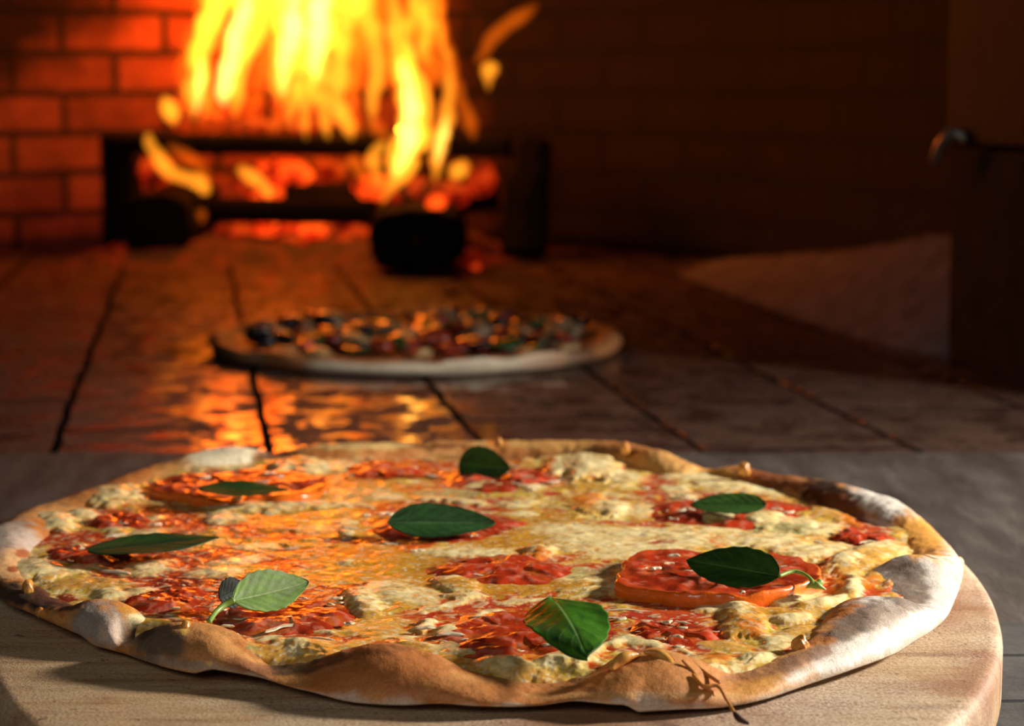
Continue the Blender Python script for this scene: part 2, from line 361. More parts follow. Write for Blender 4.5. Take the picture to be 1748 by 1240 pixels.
# strokes: type, cx, cy, rx, ry, rot, height in mm
SR = [
 ('S',190,883,48,17,0,0),('S',300,893,90,22,0,0),('S',330,830,80,22,-5,0),('S',150,935,70,28,0,0),('S',270,970,120,35,0,0),('S',330,1010,140,45,0,0),('S',420,948,140,16,0,0),('S',540,960,70,12,0,0),('S',470,1040,140,50,0,0),('S',480,1090,120,16,0,0),('S',560,1095,90,9,0,0),('S',420,905,45,14,0,0),
 ('S',640,852,50,4,0,0),('S',690,800,130,18,0,0),('S',850,815,130,22,0,0),('S',760,885,150,40,0,0),('S',830,965,130,22,0,0),('S',880,1060,190,40,0,0),('S',1140,1075,95,72,10,0),('S',1200,985,150,40,0,0),('S',1120,826,38,15,0,0),('S',1240,862,150,24,3,0),('S',1470,912,55,26,15,0),('S',945,877,24,8,0,0),('S',1060,896,110,5,4,0),('S',940,844,18,5,0,0),('S',740,1048,80,12,-8,0),('S',700,835,60,8,0,0),('D',300,995,45,14,0,0),('D',390,1000,30,12,0,0),
 ('Y',560,920,140,45,0,.3),('S',470,916,70,7,0,0),('S',610,925,60,6,0,0),('S',530,940,60,5,0,0),('S',500,965,80,9,0,0),('S',670,958,50,6,0,0),('S',720,985,60,6,0,0),('S',560,878,50,5,0,0),('S',640,892,40,5,0,0),('S',590,985,60,7,0,0),('S',600,1010,40,7,0,0),('Y',520,885,110,22,0,.3),('Y',600,835,110,25,0,.2),('Y',640,970,120,30,0,.3),('Y',900,900,110,25,0,.4),('Y',700,1000,90,25,0,.5),('O',580,945,80,10,0,0),('O',560,820,70,9,0,0),('O',520,905,60,7,0,0),  # some yellow and orange strokes paint fire glints into the cheese colour
 ('C',190,850,52,19,-3,3.5),('C',90,896,40,18,8,3.5),('C',140,880,26,9,0,2),('C',262,887,15,6,0,1),('C',195,907,25,8,0,1.2),('C',250,912,35,6,-10,1),('C',137,933,11,6,0,1),('C',62,978,62,20,0,3),('C',140,976,38,7,-12,2),('C',255,972,50,12,-6,1.6),('K',150,1000,75,12,0,1.5),('C',185,1017,32,9,0,2),('C',238,1012,26,8,-10,1.4),('D',112,1022,20,7,0,.5),
 ('C',345,790,60,14,-8,2),('C',520,802,38,17,10,4),('C',490,800,30,13,-20,3.5),('Y',505,790,10,14,30,3),('C',610,772,100,12,0,3.2),('C',570,800,40,12,0,2),('C',470,868,120,8,-3,2.2),('C',410,868,60,10,-4,2.4),('C',385,888,42,8,-5,1.5),('L',620,845,80,11,0,.8),('C',660,850,40,6,5,1),('C',580,862,60,4,3,1),
 ('C',400,960,50,8,-8,.8),('C',440,935,40,5,0,.8),('C',595,960,16,6,0,1),('L',540,905,40,8,0,.4),('C',590,912,14,7,0,1.5),('C',370,978,50,10,0,1),('C',592,895,20,7,0,1.2),
 ('C',620,1033,34,22,25,3),('C',660,1010,55,18,0,1.6),('L',680,1020,45,14,0,1),('C',490,1064,60,7,-13,1.8),('Y',480,1046,50,6,-8,1.6),('C',550,1083,34,4,5,1.4),('K',640,1075,55,16,0,.8),('L',415,1112,42,22,20,.8),('C',395,1100,10,28,-35,1.8),('K',510,1115,80,22,0,2),('C',505,1105,26,10,0,2.4),('K',580,1110,80,8,-15,1.2),('C',460,1093,25,5,-10,1),('C',680,1090,30,5,0,.8),('K',660,1060,40,10,0,.6),
 ('C',800,768,120,13,0,3),('C',700,775,60,9,0,2.2),('C',930,777,60,9,0,2.6),('K',965,783,36,14,0,2.5),('C',1003,802,56,22,5,5),('C',950,800,18,14,0,3.5),('C',985,775,25,8,0,3),('C',1070,820,36,12,0,2),('K',1060,780,30,7,20,3),
 ('C',830,830,42,9,0,1.6),('C',910,832,20,6,0,1.2),('L',760,845,70,9,0,.8),('C',780,858,60,5,5,2),('C',885,862,35,8,0,1.2),('C',890,880,26,6,0,.8),('K',1005,865,50,15,10,2.5),('C',1045,872,30,11,0,3),('O',1000,862,24,9,0,3),('O',1010,850,20,6,0,2),
 ('C',1020,922,110,24,0,1.5),('C',960,905,60,12,0,1),('Y',870,930,80,14,0,.6),('C',800,945,90,8,0,1.2),('C',920,945,30,11,0,3),('O',922,950,14,9,0,3),('C',1080,940,90,18,0,1),('L',990,985,60,15,0,.6),('C',900,985,80,10,0,.8),('C',1010,1005,75,16,0,1.8),('C',1060,1003,50,16,0,2.2),('C',780,1005,46,20,10,3),('Y',870,1005,130,12,0,.8),('C',710,1020,50,16,0,1),('C',840,985,40,8,0,.8),('Y',1140,905,60,8,0,.5),
 ('C',830,1055,32,8,-16,2.5),('C',760,1037,60,5,-12,1.2),('C',900,1028,50,4,-3,1),('C',725,1072,20,7,-28,2.5),('C',768,1083,30,9,-4,2.8),('C',945,1100,24,8,5,2),
 ('C',720,1107,60,8,12,2),('K',740,1122,90,12,14,1.6),('C',800,1118,70,11,12,2.4),('C',880,1140,80,16,10,2.6),('C',960,1128,60,12,-10,2.6),('K',930,1155,70,14,8,1.6),('C',1010,1120,50,9,-30,2.2),('C',1050,1100,40,9,-20,2.2),('O',870,1122,90,6,3,1),('C',1090,1100,60,8,8,1.6),('K',750,1130,30,8,20,1),
 ('C',1235,832,70,11,6,2),('C',1190,815,60,9,0,1.5),('C',1160,835,30,6,0,1),('C',1170,850,24,7,0,1),('C',1300,838,50,9,12,1.2),('C',1230,885,46,11,0,3.5),('C',1305,890,36,13,0,3.5),('C',1355,897,46,10,5,2.5),('C',1160,868,40,7,0,1),('C',1080,872,60,12,0,1.2),('S',1120,898,40,6,12,.3),('Y',1190,905,70,8,0,.8),
 ('C',1180,925,110,22,0,2),('C',1100,915,60,12,0,1),('O',1226,930,18,9,0,1.5),('C',1320,930,90,16,3,2.4),('C',1400,945,70,13,-3,2.2),('C',1120,945,90,12,0,1),('S',1130,932,28,3,0,0),('C',1400,905,40,12,0,1.2),('L',1330,908,60,6,0,.2),('K',1400,925,40,9,0,.6),
 ('C',1085,962,24,5,5,1.5),('C',1150,963,17,9,0,3),('L',1050,978,22,14,0,1),('K',1070,990,25,16,40,2),('C',1120,990,8,16,-25,3),('C',1140,976,14,7,0,3),
 ('C',1490,945,60,14,-12,3),('K',1460,968,60,20,-15,3),('C',1440,965,30,13,-10,4.5),('C',1455,1010,22,22,10,4),('O',1428,1003,14,16,10,1.5),('O',1490,992,24,13,-30,1.5),('TO',1512,1000,14,7,-25,1.5),('K',1500,975,30,10,-30,2),('K',1400,1045,80,18,-10,2),('C',1400,1040,60,10,-12,4),('C',1340,1030,50,9,0,3),('K',1270,1062,44,32,25,3.4),('C',1262,1048,28,12,20,4),('O',1290,1085,30,12,30,2.4),('C',1350,1060,50,8,-5,3),('Y',1330,1052,60,9,0,2.5),('C',1210,1040,30,9,0,1.5),('C',1330,1015,40,9,5,2),('C',1380,1000,20,9,0,2),('K',1360,1085,40,12,-10,2),('C',1330,1100,40,9,0,2),('TO',1370,1105,22,7,-20,1),('K',1400,1085,40,10,-25,2),
 ('C',1240,1142,50,10,-10,2.2),('K',1210,1135,40,9,5,1.8),('O',1225,1125,22,7,0,1),('C',1290,1125,40,10,-15,1.6),('K',1240,1105,50,8,5,1),('C',1175,1115,20,5,20,1),
 ('K',1330,855,40,6,0,.5),('K',1420,880,40,10,20,1.5),('O',1450,890,22,6,25,1)]
cmap = {'S': RD, 'C': IV2, 'Y': YO, 'O': OR, 'D': DR, 'K': (.76, .40, .08), 'L': OL, 'TO': TO}
w1 = (fbm(x*2.6, y*2.6, 6, 4)-.5); w2 = (fbm(x*2.6+31, y*2.6+77, 7, 4)-.5)
PXw = PXg+w1*26; PYw = PYg+w2*9
det = (f3-.5)*.5
def stroke(t, cx, cy, rx, ry, rot, h, mask_only=False):
    global col, Hh
    R = max(rx, ry)*1.7
    sel = (np.abs(PXg-cx) < R+20) & (np.abs(PYg-cy) < R+14)
    iy, ix = np.where(sel)
    if len(iy) == 0: return
    d = ell(PXw[iy, ix], PYw[iy, ix], cx, cy, rx*1.05, ry*1.12, rot)+(f2[iy, ix]-.5)*1.1+det[iy, ix]*.7
    m = sst(1.12, .72, d)*(.96 if t != 'L' else .8)
    c = np.array(cmap[t])
    if t in ('C', 'K'):
        c = c*(1+(f3[iy, ix]-.5)[:, None]*.3); k = sst(.55, .66, f4[iy, ix])[:, None]*.35
        c = c*(1-k)+np.array(YO)*k
        e = sst(.45, .95, d)[:, None]*.5; c = c*(1-e)+np.array((.74, .42, .08))*e
    if t == 'S':
        k = sst(.45, .6, f2[iy, ix])[:, None]; c = c*(1-k)+np.array(RD2)*k
        k = sst(.60, .68, f3[iy, ix]*.5+f4[iy, ix]*.5)[:, None]; c = c*(1-k)+np.array(OR)*k
    col[iy, ix] = col[iy, ix]*(1-m[:, None])+c*m[:, None]
    prof = np.sqrt(np.clip(1-np.minimum(d, 1)**2, 0, 1))
    if h > 0: Hh[iy, ix] = np.maximum(Hh[iy, ix], BZ+prof*h*.001*.85*(.6+.8*f2[iy, ix])+.0006*(f2[iy, ix]-.5))
    if t == 'S': Hh[iy, ix] -= m*.0006
for s in SR: stroke(*s)
# fleck layer: small cheese shreds melted into the sauce, orange oil
red = sst(.30, .18, col[..., 1])
fl = sst(.60, .66, fbm(x*5+wx*4, y*5+wy*4, 1, 3))*red*.75
lay(fl, (.72, .50, .28)); Hh += fl*.0004
fl = sst(.62, .70, fbm(x*3.4, y*3.4+40, 2, 4))*(1-red)*.6
lay(fl, (.62, .26, .03))
fl = sst(.64, .70, fbm(x*7, y*7+40, 5, 3))*(1-red)*.5
lay(fl, (.86, .78, .56))
def blur(a, rx_, ry_):
    for ax_, n_ in ((1, rx_), (0, ry_)):
        for _ in range(2):
            c_ = np.cumsum(np.insert(np.pad(a, [(n_+0, n_) if i_ == ax_ else (0, 0) for i_ in (0, 1)], mode='edge'), 0, 0, axis=ax_), axis=ax_)
            w_ = 2*n_+1
            a = (np.take(c_, range(w_, c_.shape[ax_]), ax_)-np.take(c_, range(0, c_.shape[ax_]-w_), ax_))/w_
    return a
Hh = .75*blur(Hh, 3, 2)+.25*Hh
lim = np.minimum(BZ+.0012, HC-.0012-.0012*sst(.003, -.001, CR)+.22*np.maximum(CR, 0))+(f2-.5)*.0012
Hh = Hh-np.maximum(BZ-lim, 0)*sst(.03, .012, CR)
TOPZ = Hh.copy()
keep = CR > -.0015
idx = -np.ones(GX.shape, int); ny, nx = GX.shape
vm_ = keep; idx[vm_] = np.arange(vm_.sum())
q = np.stack([idx[:-1, :-1], idx[:-1, 1:], idx[1:, 1:], idx[1:, :-1]], -1).reshape(-1, 4); q = q[(q >= 0).all(1)]
TV = np.c_[GX[vm_], GY[vm_], BT+Hh[vm_]]
make('melted_cheese', loc(TV), q, MT, pizza, col[vm_])
def topz(x, y, arr=None):
    a = TOPZ if arr is None else arr
    ix = np.clip(((np.asarray(x)-gx[0])/.00036).astype(int), 0, nx-1); iy = np.clip(((np.asarray(y)-gy[0])/.00055).astype(int), 0, ny-1)
    return a[iy, ix]
SURF = TOPZ.copy()
# crust inner slope also carries things
# ------------------------------------------------------------------ tomato slices
def tomato(cx, cy, rx, seed, label, top=.0035, tilt=0, skin=(.80, .16, .01), flesh=(.47, .038, .008), dark=0):
    global SURF
    ox, oy = U(cx, cy, BT+BZ+.002); r = rx/CF*oy*(1.12 if top < .0032 else 1.0)
    nr, na = 46, 180
    a = np.linspace(0, 2*np.pi, na, endpoint=False); rr = np.linspace(0, 1, 34)
    Rw = r*(1+.22*(vnoise(np.cos(a)*1.5+seed, np.sin(a)*1.5+seed, 1)-.5)*2+.12*(vnoise(np.cos(a)*5+seed, np.sin(a)*5, 2)-.5))
    vs, cs = [], []
    b0 = np.median(topz(ox+np.cos(a)*r*.8, oy+np.sin(a)*r*.8))
    prof = [(t, 1.0) for t in rr*.97]+[(.985, .97), (1.0, .86), (1.005, .6), (1.0, .25), (.985, -.3), (.95, -.8)]
    melt = top < .0032; top_ = top+(.0006 if melt else 0)
    for t, h in prof:
        if melt: h = h-.95*float(sst(.55, 1.0, np.array(t)))
        X = ox+np.cos(a)*Rw*t; Y = oy+np.sin(a)*Rw*t
        n = fbm(X*100*1.3+seed, Y*100*1.3, 3, 3)-.5; n2 = fbm(X*100*5, Y*100*5+seed, 4, 2)-.5
        ch = np.cos(a*5+seed+2*(vnoise(np.cos(a)+seed, np.sin(a), 5)-.5))            # seed chambers
        cham = sst(.1, .7, ch)*sst(.22, .38, t)*sst(.84, .68, t)
        z = b0-.0010+top_*h+(n*.0028+n2*.0003-cham*.0007)*min(1, max(h, .25))+tilt*(np.cos(a)*t)*.001
        vs.append(np.c_[X, Y, BT+z])
        c = np.tile(np.array(flesh), (na, 1)); c = c*(1+(n*1.2)[:, None])
        k = (cham*.8)[:, None]; c = c*(1-k)+np.array((.42, .06, .012) if n.mean() > 0 else (.58, .13, .02))*k
        pk = (sst(.08, .22, n2+n*.4)*.65*sst(.99, .9, t))[:, None]; c = c*(1-pk)+np.array((.66, .20, .12))*pk
        if t > .97: e = min(1, (t-.965)/.02); c = c*(1-e)+np.array(skin)*(1+n[:, None]*.5)*e
        elif t > .86: c = c*.6+np.array((.68, .10, .02))*.4
        cs.append(c*(1-dark))
    v = np.concatenate(vs); c = np.concatenate(cs)
    f = gridfaces(len(prof), na, cv=True)[:, ::-1]
    o = make('tomato_slice', v-np.array([ox, oy, BT+b0]), f, MTOM, None, c, loc=(ox, oy, BT+b0))
    tag(o, label, 'tomato slice', 'tomato slices baked on the front pizza')
    m = np.hypot(GX-ox, GY-oy) < r*.95
    SURF[m] = np.maximum(SURF[m], b0-.0008+top)
    return o
TS = [
 (1232, 990, 168, 1, 'thick bright tomato slice with orange skin edge, under the basil leaf with a long stem', .0052, 0),
 (880, 1078, 165, 2, 'broad wet tomato slice under the big glossy dark basil leaf nearest the front crust', .0022, 0),
 (1152, 1072, 84, 3, 'tomato slice strewn with white shreds, right of the big glossy basil leaf', .0018, 0),
 (492, 1046, 128, 4, 'orange-red tomato slice below the blade of the upright pale green basil leaf', .0022, 0),
 (292, 1014, 84, 5, 'dark red tomato slice left of the pale green basil leaf and its stem', .0021, 0),
 (150, 940, 78, 6, 'round tomato slice at the left crust, under the tip of the long dark basil leaf', .0021, 0),
 (405, 832, 142, 7, 'tomato slice with orange skin edge under the flat dark leaf near the far left crust', .0042, 0),
 (762, 892, 138, 8, 'tomato slice with a curled red rim under the wide dark basil leaf in the middle', .0020, 0),
 (640, 800, 78, 9, 'small cheese-flecked tomato slice by the far crust, left of the far basil leaf', .0020, 0),
 (850, 812, 112, 10, 'tomato slice by the far crust beneath the small curled basil leaf', .0021, 0),
 (1245, 868, 142, 11, 'pink-streaked tomato slice under the flat basil leaf beside the charred far crust', .0020, 0),
 (1468, 914, 58, 12, 'small tomato slice tucked against the golden right crust', .0022, 0),
 (855, 966, 118, 13, 'long reddish tomato slice half sunk in cheese behind the big front basil leaf', .0022, 0),
 (205, 884, 56, 14, 'deep red tomato slice between two white cheese lumps at the left crust', .0022, 0)]
for cx, cy, rx, sd, lb, tp, tl in TS: tomato(cx, cy, rx, sd*3.7, lb, tp, tl)

# ------------------------------------------------------------------ loose cheese shreds (countless, melted in place)
def blob(c, L, W, Hh_, ang, n=8, m=5, bend=0.):
    v = []; 
    for i in range(n+1):
        u = -1+2*i/n; r = math.sqrt(max(0, 1-abs(u)**2.6))+.02
        for j in range(m*2):
            a = math.pi*2*j/(m*2)
            lx = u*L; ly = math.cos(a)*W*r+bend*L*(u*u-.4); lz = math.sin(a)*Hh_*r
            v.append((c[0]+lx*math.cos(ang)-ly*math.sin(ang), c[1]+lx*math.sin(ang)+ly*math.cos(ang), c[2]+lz))
    return v, gridfaces(n+1, m*2, cv=True)
SH = [(1150,963,11,8),(1140,976,9,4),(1118,985,5,9),(1086,962,12,4),(1165,1059,16,3),(1155,1083,12,5),(1138,1058,9,7),(1165,1068,8,4),(1160,1095,10,4),(1125,1075,12,2.5),(1170,1110,10,3),(1105,1050,8,3),
      (595,1063,9,6),(575,1020,9,6),(563,1030,7,4),(725,1072,17,6),(768,1083,26,8),(830,1056,28,6),(945,1100,22,8),(1045,1045,22,3.5),(1070,1033,40,3),(1060,1050,10,6),(930,1035,16,6),(985,1030,14,5),
      (712,933,14,4),(590,912,10,6),(665,920,16,5),(690,905,12,5),(768,965,8,5),(798,965,6,6),(862,968,7,9),(922,967,9,3.5),(625,872,6,5),(650,868,14,4),(665,876,8,6),(595,897,16,5),
      (262,887,14,5),(195,907,18,6),(245,912,16,4),(137,934,11,6),(110,943,9,3),(120,955,10,3),(200,970,30,5),(290,1040,8,4),(265,1020,12,5),(300,1035,7,4),(378,1040,9,4),(388,1066,12,4),(400,1077,8,5),(490,1069,50,5),(550,1083,28,3),(480,1035,10,3),
      (460,815,10,8),(475,820,8,7),(545,835,7,12),(405,858,8,9),(320,812,18,6),(350,822,8,7),(645,790,16,4),(660,797,8,5),(700,797,14,3),(735,805,12,4),(860,805,12,4),(875,790,16,3),(900,812,14,3),(1100,826,10,5),(1165,845,14,4),(1180,852,16,4),(1160,862,18,4),(1175,868,12,4),(1325,868,12,5),(1345,872,14,4),(1235,877,6,3),(1300,866,7,6),(1400,922,14,3),(1480,925,18,2.5),(1440,905,12,4)]
vs, fs, nb = [], [], 0
def addshred(px, py, L, W, zoff=.0003, ang=None):
    global nb
    x0, y0 = U(px, py, BT+BZ+.002); z = BT+float(topz(x0, y0, SURF))+zoff
    k = y0/CF
    v, f = blob((x0, y0, z), max(L*k*1.1, W*k*1.3), min(W*k*1.5, .0014), min(W*k*.45, .0006), random.uniform(-.7, .7) if ang is None else ang, bend=random.uniform(-.5, .5))
    v = np.array(v); v += (np.c_[vnoise(v[:, 0]*900, v[:, 1]*900, 1), vnoise(v[:, 0]*900, v[:, 1]*900, 2), vnoise(v[:, 0]*900, v[:, 2]*900, 3)*.4]-.4)*.0012; v = v.tolist()
    vs.extend(v); fs.append(f+nb); nb += len(v)
for s in SH: addshred(*s)
for cx, cy, rx, sd, lb, tp, tl in TS:
    for k in range(int(rx/20)):
        a = random.uniform(0, 6.28); r = math.sqrt(random.random())*.92
        addshred(cx+math.cos(a)*rx*r, cy+math.sin(a)*rx*r*.26, random.uniform(5, 18), random.uniform(1.5, 3.2), 0)
for k in range(60):
    a = random.uniform(0, 6.28); r = math.sqrt(random.random())*.86
    xx, yy = PCX+math.cos(a)*.145*r, PCY+math.sin(a)*.145*r; px, py = P(xx, yy, BT+BZ); addshred(px, py, random.uniform(5, 14), random.uniform(2, 4), -.0001, random.uniform(-1, 1))
MSH = simple('cheese_shred', (.82, .70, .50), .3, .5, 300, (.78, .62, .36), .0003, coat=.4, sss=.1)
tag(make('cheese_shreds', loc(vs), np.concatenate(fs), MSH, pizza), kind='stuff')

# cheese drips over the front crust
MDR = simple('toasted_drip', (.80, .42, .08), .35, .5, 250, (.55, .17, .03), .0006, coat=.3)
def W3(px, py, h):
    a = U(px, py, BT+h); return (a[0], a[1], BT+h)
def drip(name, pts, rad, mat=MDR, seg=12, n=40, flat=None, parent=pizza, label=None):
    v, f = tube([W3(*p) for p in pts], rad, n, seg, flat)
    o = make(name, loc(v), f, mat, parent)
    if label: o['label'] = label
    return o
drip('cheese_drip', [(1088, 1118, .0128), (1068, 1122, .0126), (1052, 1133, .0112), (1044, 1143, .0102)], [.0006, .0016, .0015, .0007])
drip('cheese_drip', [(1100, 1114, .0130), (1125, 1118, .0125), (1143, 1135, .0105), (1148, 1160, .0075), (1144, 1176, .0060)], [.0006, .0015, .0016, .0013, .0008])
drip('cheese_drip', [(1145, 1122, .0122), (1160, 1140, .0100), (1166, 1165, .0070)], [.0004, .0005, .0003])
MST = simple('scorched_strand', (.62, .26, .05), .4, .5, 120, (.45, .14, .03), .0004)
MCH = simple('charred_tip', (.05, .018, .010), .6, .4)
st = drip('cheese_strand', [(1165, 1128, .0120), (1185, 1150, .0092), (1200, 1172, .0075), (1225, 1172, .0075), (1240, 1195, .0060), (1254, 1218, .0046)], [.0004, .0005, .0006, .0005, .0004, .0005], MST, n=60)
v, f = tube([W3(1254, 1218, .0046), W3(1262, 1228, .0036), W3(1278, 1236, .0028)], [.0006, .0009, .0004], 20, 8)
t_ = make('charred_tip', loc(v), f, MCH, st); t_['label'] = 'blackened tip of the strand'
drip('cheese_strand', [(1183, 1152, .0095), (1198, 1170, .0076), (1215, 1180, .0060), (1219, 1188, .0052)], [.0005, .0006, .0006, .0003], MST)
drip('cheese_strand', [(1180, 1128, .0105), (1205, 1150, .0085), (1228, 1166, .0078)], [.0003, .0005, .0005], MST)
# toasted crumbs stuck to the crust
def crumb(px, py, h, r, sd):
    import bmesh
    c = W3(px, py, h); bm = bmesh.new(); bmesh.ops.create_icosphere(bm, subdivisions=3, radius=r)
    for w in bm.verts:
        n = vnoise(np.array([w.co.x*900+sd]), np.array([w.co.y*900+w.co.z*700]), 2)[0]
        w.co *= .7+.7*n; w.co.z *= 1.3; w.co.x += c[0]-PCX; w.co.y += c[1]-PCY; w.co.z += c[2]-BT
    return bmobj('crust_crumb', bm, MDR, pizza, True)
for i, a in enumerate([(315, 1073, .0118, .0017), (357, 1137, .0045, .0010), (69, 1046, .0062, .0011), (107, 1052, .0062, .0010), (1367, 1103, .0090, .0022), (48, 1003, .0098, .0018), (1270, 803, .0128, .0022), (1068, 765, .0150, .0018), (850, 757, .0120, .0018)]): crumb(*a, i*3.3)

# ------------------------------------------------------------------ basil leaves
def leaf(name, base, tip, side, width, label, stem=None, g1=(.035, .10, .012), g2=(.02, .055, .010), vein=(.22, .32, .08), cup=.12, droop=.0, fold=0., wav=.05, notch=0, seed=0, asym=0, mat=None):
    """base/tip/side: (px, py, height above board); side = a point towards which the blade's left half spreads"""
    b, t, s = (np.array(W3(*q)) for q in (base, tip, side))
    ax = t-b; L = np.linalg.norm(ax); ax /= L
    sd = s-(b+t)/2; sd -= ax*np.dot(sd, ax); sd /= np.linalg.norm(sd); nm = np.cross(ax, sd)
    if nm[2] < 0: nm = -nm
    nu, nv = 70, 41
    u = np.linspace(0, 1, nu)[:, None]; w = np.linspace(-1, 1, nv)[None, :]
    half = width/2*(np.sin(np.pi*u**.82)**.72)*(1-.10*u)+1e-5
    half = half*(1+.02*np.sin(u*44+seed)*(u > .15)+.05*(vnoise(u*6+seed, u*0+seed, 2)-.5))
    lat = w*half*(1+asym*np.sign(w))
    hgt = cup*np.abs(lat)+fold*lat - droop*L*(4*u*(u-1))*-1 + wav*width*.25*np.sin(u*9+seed+w*2)*np.abs(w)
    # vein relief
    vn = np.minimum(1, np.abs(w)/.05); side_v = np.abs(((u-np.abs(w)*.28)*7) % 1-.5)*2
    hgt = hgt+.00012*(side_v)*sst(0, .3, np.abs(w)) - .0002*(1-vn)
    pts = b+ax*(u*L)[..., None]+sd*lat[..., None]+nm*hgt[..., None]
    px_ = np.stack([u+0*w, w+0*u], -1)
    n = fbm(px_[..., 0]*4+seed, px_[..., 1]*2+seed, 2, 3)
    c = np.array(g1)*(n[..., None]*1.0+.5); k = sst(.4, .7, fbm(px_[..., 0]*3, px_[..., 1]*3+seed, 5, 3))[..., None]; c = c*(1-k)+np.array(g2)*k
    mv = np.maximum(sst(.045, .015, np.abs(w)+0*u), .45*sst(.12, .03, (1-side_v))*0+.28*sst(.88, .99, side_v)*sst(1, .6, np.abs(w)+0*u))[..., None]
    c = c*(1-mv)+np.array(vein)*mv
    # thickness: top and underside sheets joined at the rim
    th = .00035
    top = pts+nm*th/2; bot = pts-nm*th/2
    N = nu*nv; f = gridfaces(nu, nv); fb = f[:, ::-1]+N
    rim = [i*nv for i in range(nu)]+[(nu-1)*nv+j for j in range(1, nv)]+[i*nv+nv-1 for i in range(nu-2, -1, -1)]+[j for j in range(nv-2, 0, -1)]
    rim = np.array(rim); r2 = np.roll(rim, -1); fr = np.stack([rim, rim+N, r2+N, r2], -1)
    v = np.concatenate([top.reshape(-1, 3), bot.reshape(-1, 3)]); cc = np.concatenate([c.reshape(-1, 3)]*2)
    o = make(name, v-b, np.concatenate([f, fb, fr]), mat or MLEAF, None, cc, loc=tuple(b))
    tag(o, label, 'basil leaf', 'basil leaves on the front pizza')
    if stem:
        sp = [b]+[np.array(W3(*q)) for q in stem['pts']]
        v, f = tube([p-b for p in sp], stem['rad'], 30, 10)
        so = make('stem', v, f, MSTEM, o)
        if stem.get('node'):
            e = sp[-1]-b
            for k in range(3):
                v, f = tube([e, e+np.array([random.uniform(-.002, .002), random.uniform(-.002, .002), .001]), e+np.array([(k-1)*.003, -.001*k, -.0005])], [.0009, .0012, .0002], 12, 8)
                make('bud', v, f, MSTEM, so)
    return o
MSTEM = simple('green_stem', (.30, .42, .08), .4, .5, 200, (.18, .30, .05))
LF = .0115
leaf('basil_leaf', (150, 942, LF+.002), (374, 918, LF+.002), (255, 905, LF+.0035), .021, 'long flat dark basil leaf lying across sauce near the left crust', cup=.05, seed=1, g1=(.015, .045, .008), g2=(.01, .02, .006), vein=(.03, .07, .02))
leaf('basil_leaf', (338, 834, LF+.0035), (492, 838, LF+.0030), (415, 815, LF+.005), .018, 'flat dark basil leaf on the orange-edged tomato slice at the far left', cup=.04, seed=2, g1=(.02, .06, .010), g2=(.015, .03, .007), vein=(.04, .09, .02))
leaf('basil_leaf', (783, 793, LF+.001), (872, 800, LF+.001), (828, 775, LF+.006), .017, 'small curled basil leaf nearest the far crust', cup=.25, seed=3, g1=(.03, .10, .015), vein=(.12, .28, .05))
leaf('basil_leaf', (662, 893, LF+.002), (846, 894, LF+.001), (755, 865, LF+.006), .0185, 'wide dark basil leaf with a pale midrib in the middle of the pizza', cup=.16, seed=4, g1=(.02, .07, .014), g2=(.012, .03, .008), vein=(.09, .17, .06))
leaf('basil_leaf', (1308, 864, LF+.002), (1178, 862, LF+.001), (1245, 845, LF+.004), .0165, 'plain matt basil leaf beside the charred far crust on the right', cup=.12, seed=5, g1=(.035, .095, .012), g2=(.022, .06, .010), vein=(.05, .12, .02))
leaf('basil_leaf', (1330, 984, LF+.004), (1172, 957, LF+.004), (1250, 940, LF+.008), .0185, 'dark green basil leaf with a long curved stem on the thick tomato slice', cup=.12, seed=6, g1=(.035, .11, .014), g2=(.02, .07, .010), vein=(.14, .26, .06),
     stem=dict(pts=[(1355, 976, LF+.0045), (1378, 984, LF+.0035), (1392, 1002, LF+.001)], rad=[.0006, .0007, .0006, .0009], node=True))
leaf('basil_leaf', (942, 1022, LF+.0075), (1003, 1124, LF+.002), (890, 1085, LF+.0035), .0245, 'big glossy dark basil leaf with curled edges nearest the front crust', mat=MGLOSS, cup=-.12, droop=-.05, seed=7, wav=.16, g1=(.045, .16, .010), g2=(.022, .07, .012), vein=(.22, .38, .10), asym=0)
leaf('basil_leaf', (398, 1026, LF+.0030), (527, 994, LF+.0055), (440, 962, LF+.0115), .0150, 'pale green basil leaf standing on edge with its underside and stem showing', cup=.25, droop=.03, seed=8, g1=(.22, .36, .09), g2=(.26, .36, .16), vein=(.45, .52, .28), asym=.0,
     stem=dict(pts=[(382, 1034, LF+.002), (368, 1046, LF+.0008), (357, 1062, LF-.0005)], rad=[.0012, .0010, .0008, .0008]))
leaf('basil_leaf', (374, 1022, LF+.001), (420, 1000, LF+.003), (380, 985, LF+.007), .010, 'small blackish basil leaf tucked behind the pale leaf and its stem', cup=.1, seed=9, g1=(.012, .02, .008), g2=(.008, .010, .006), vein=(.03, .04, .02))  # blackish greens carry the shade behind the pale leaf

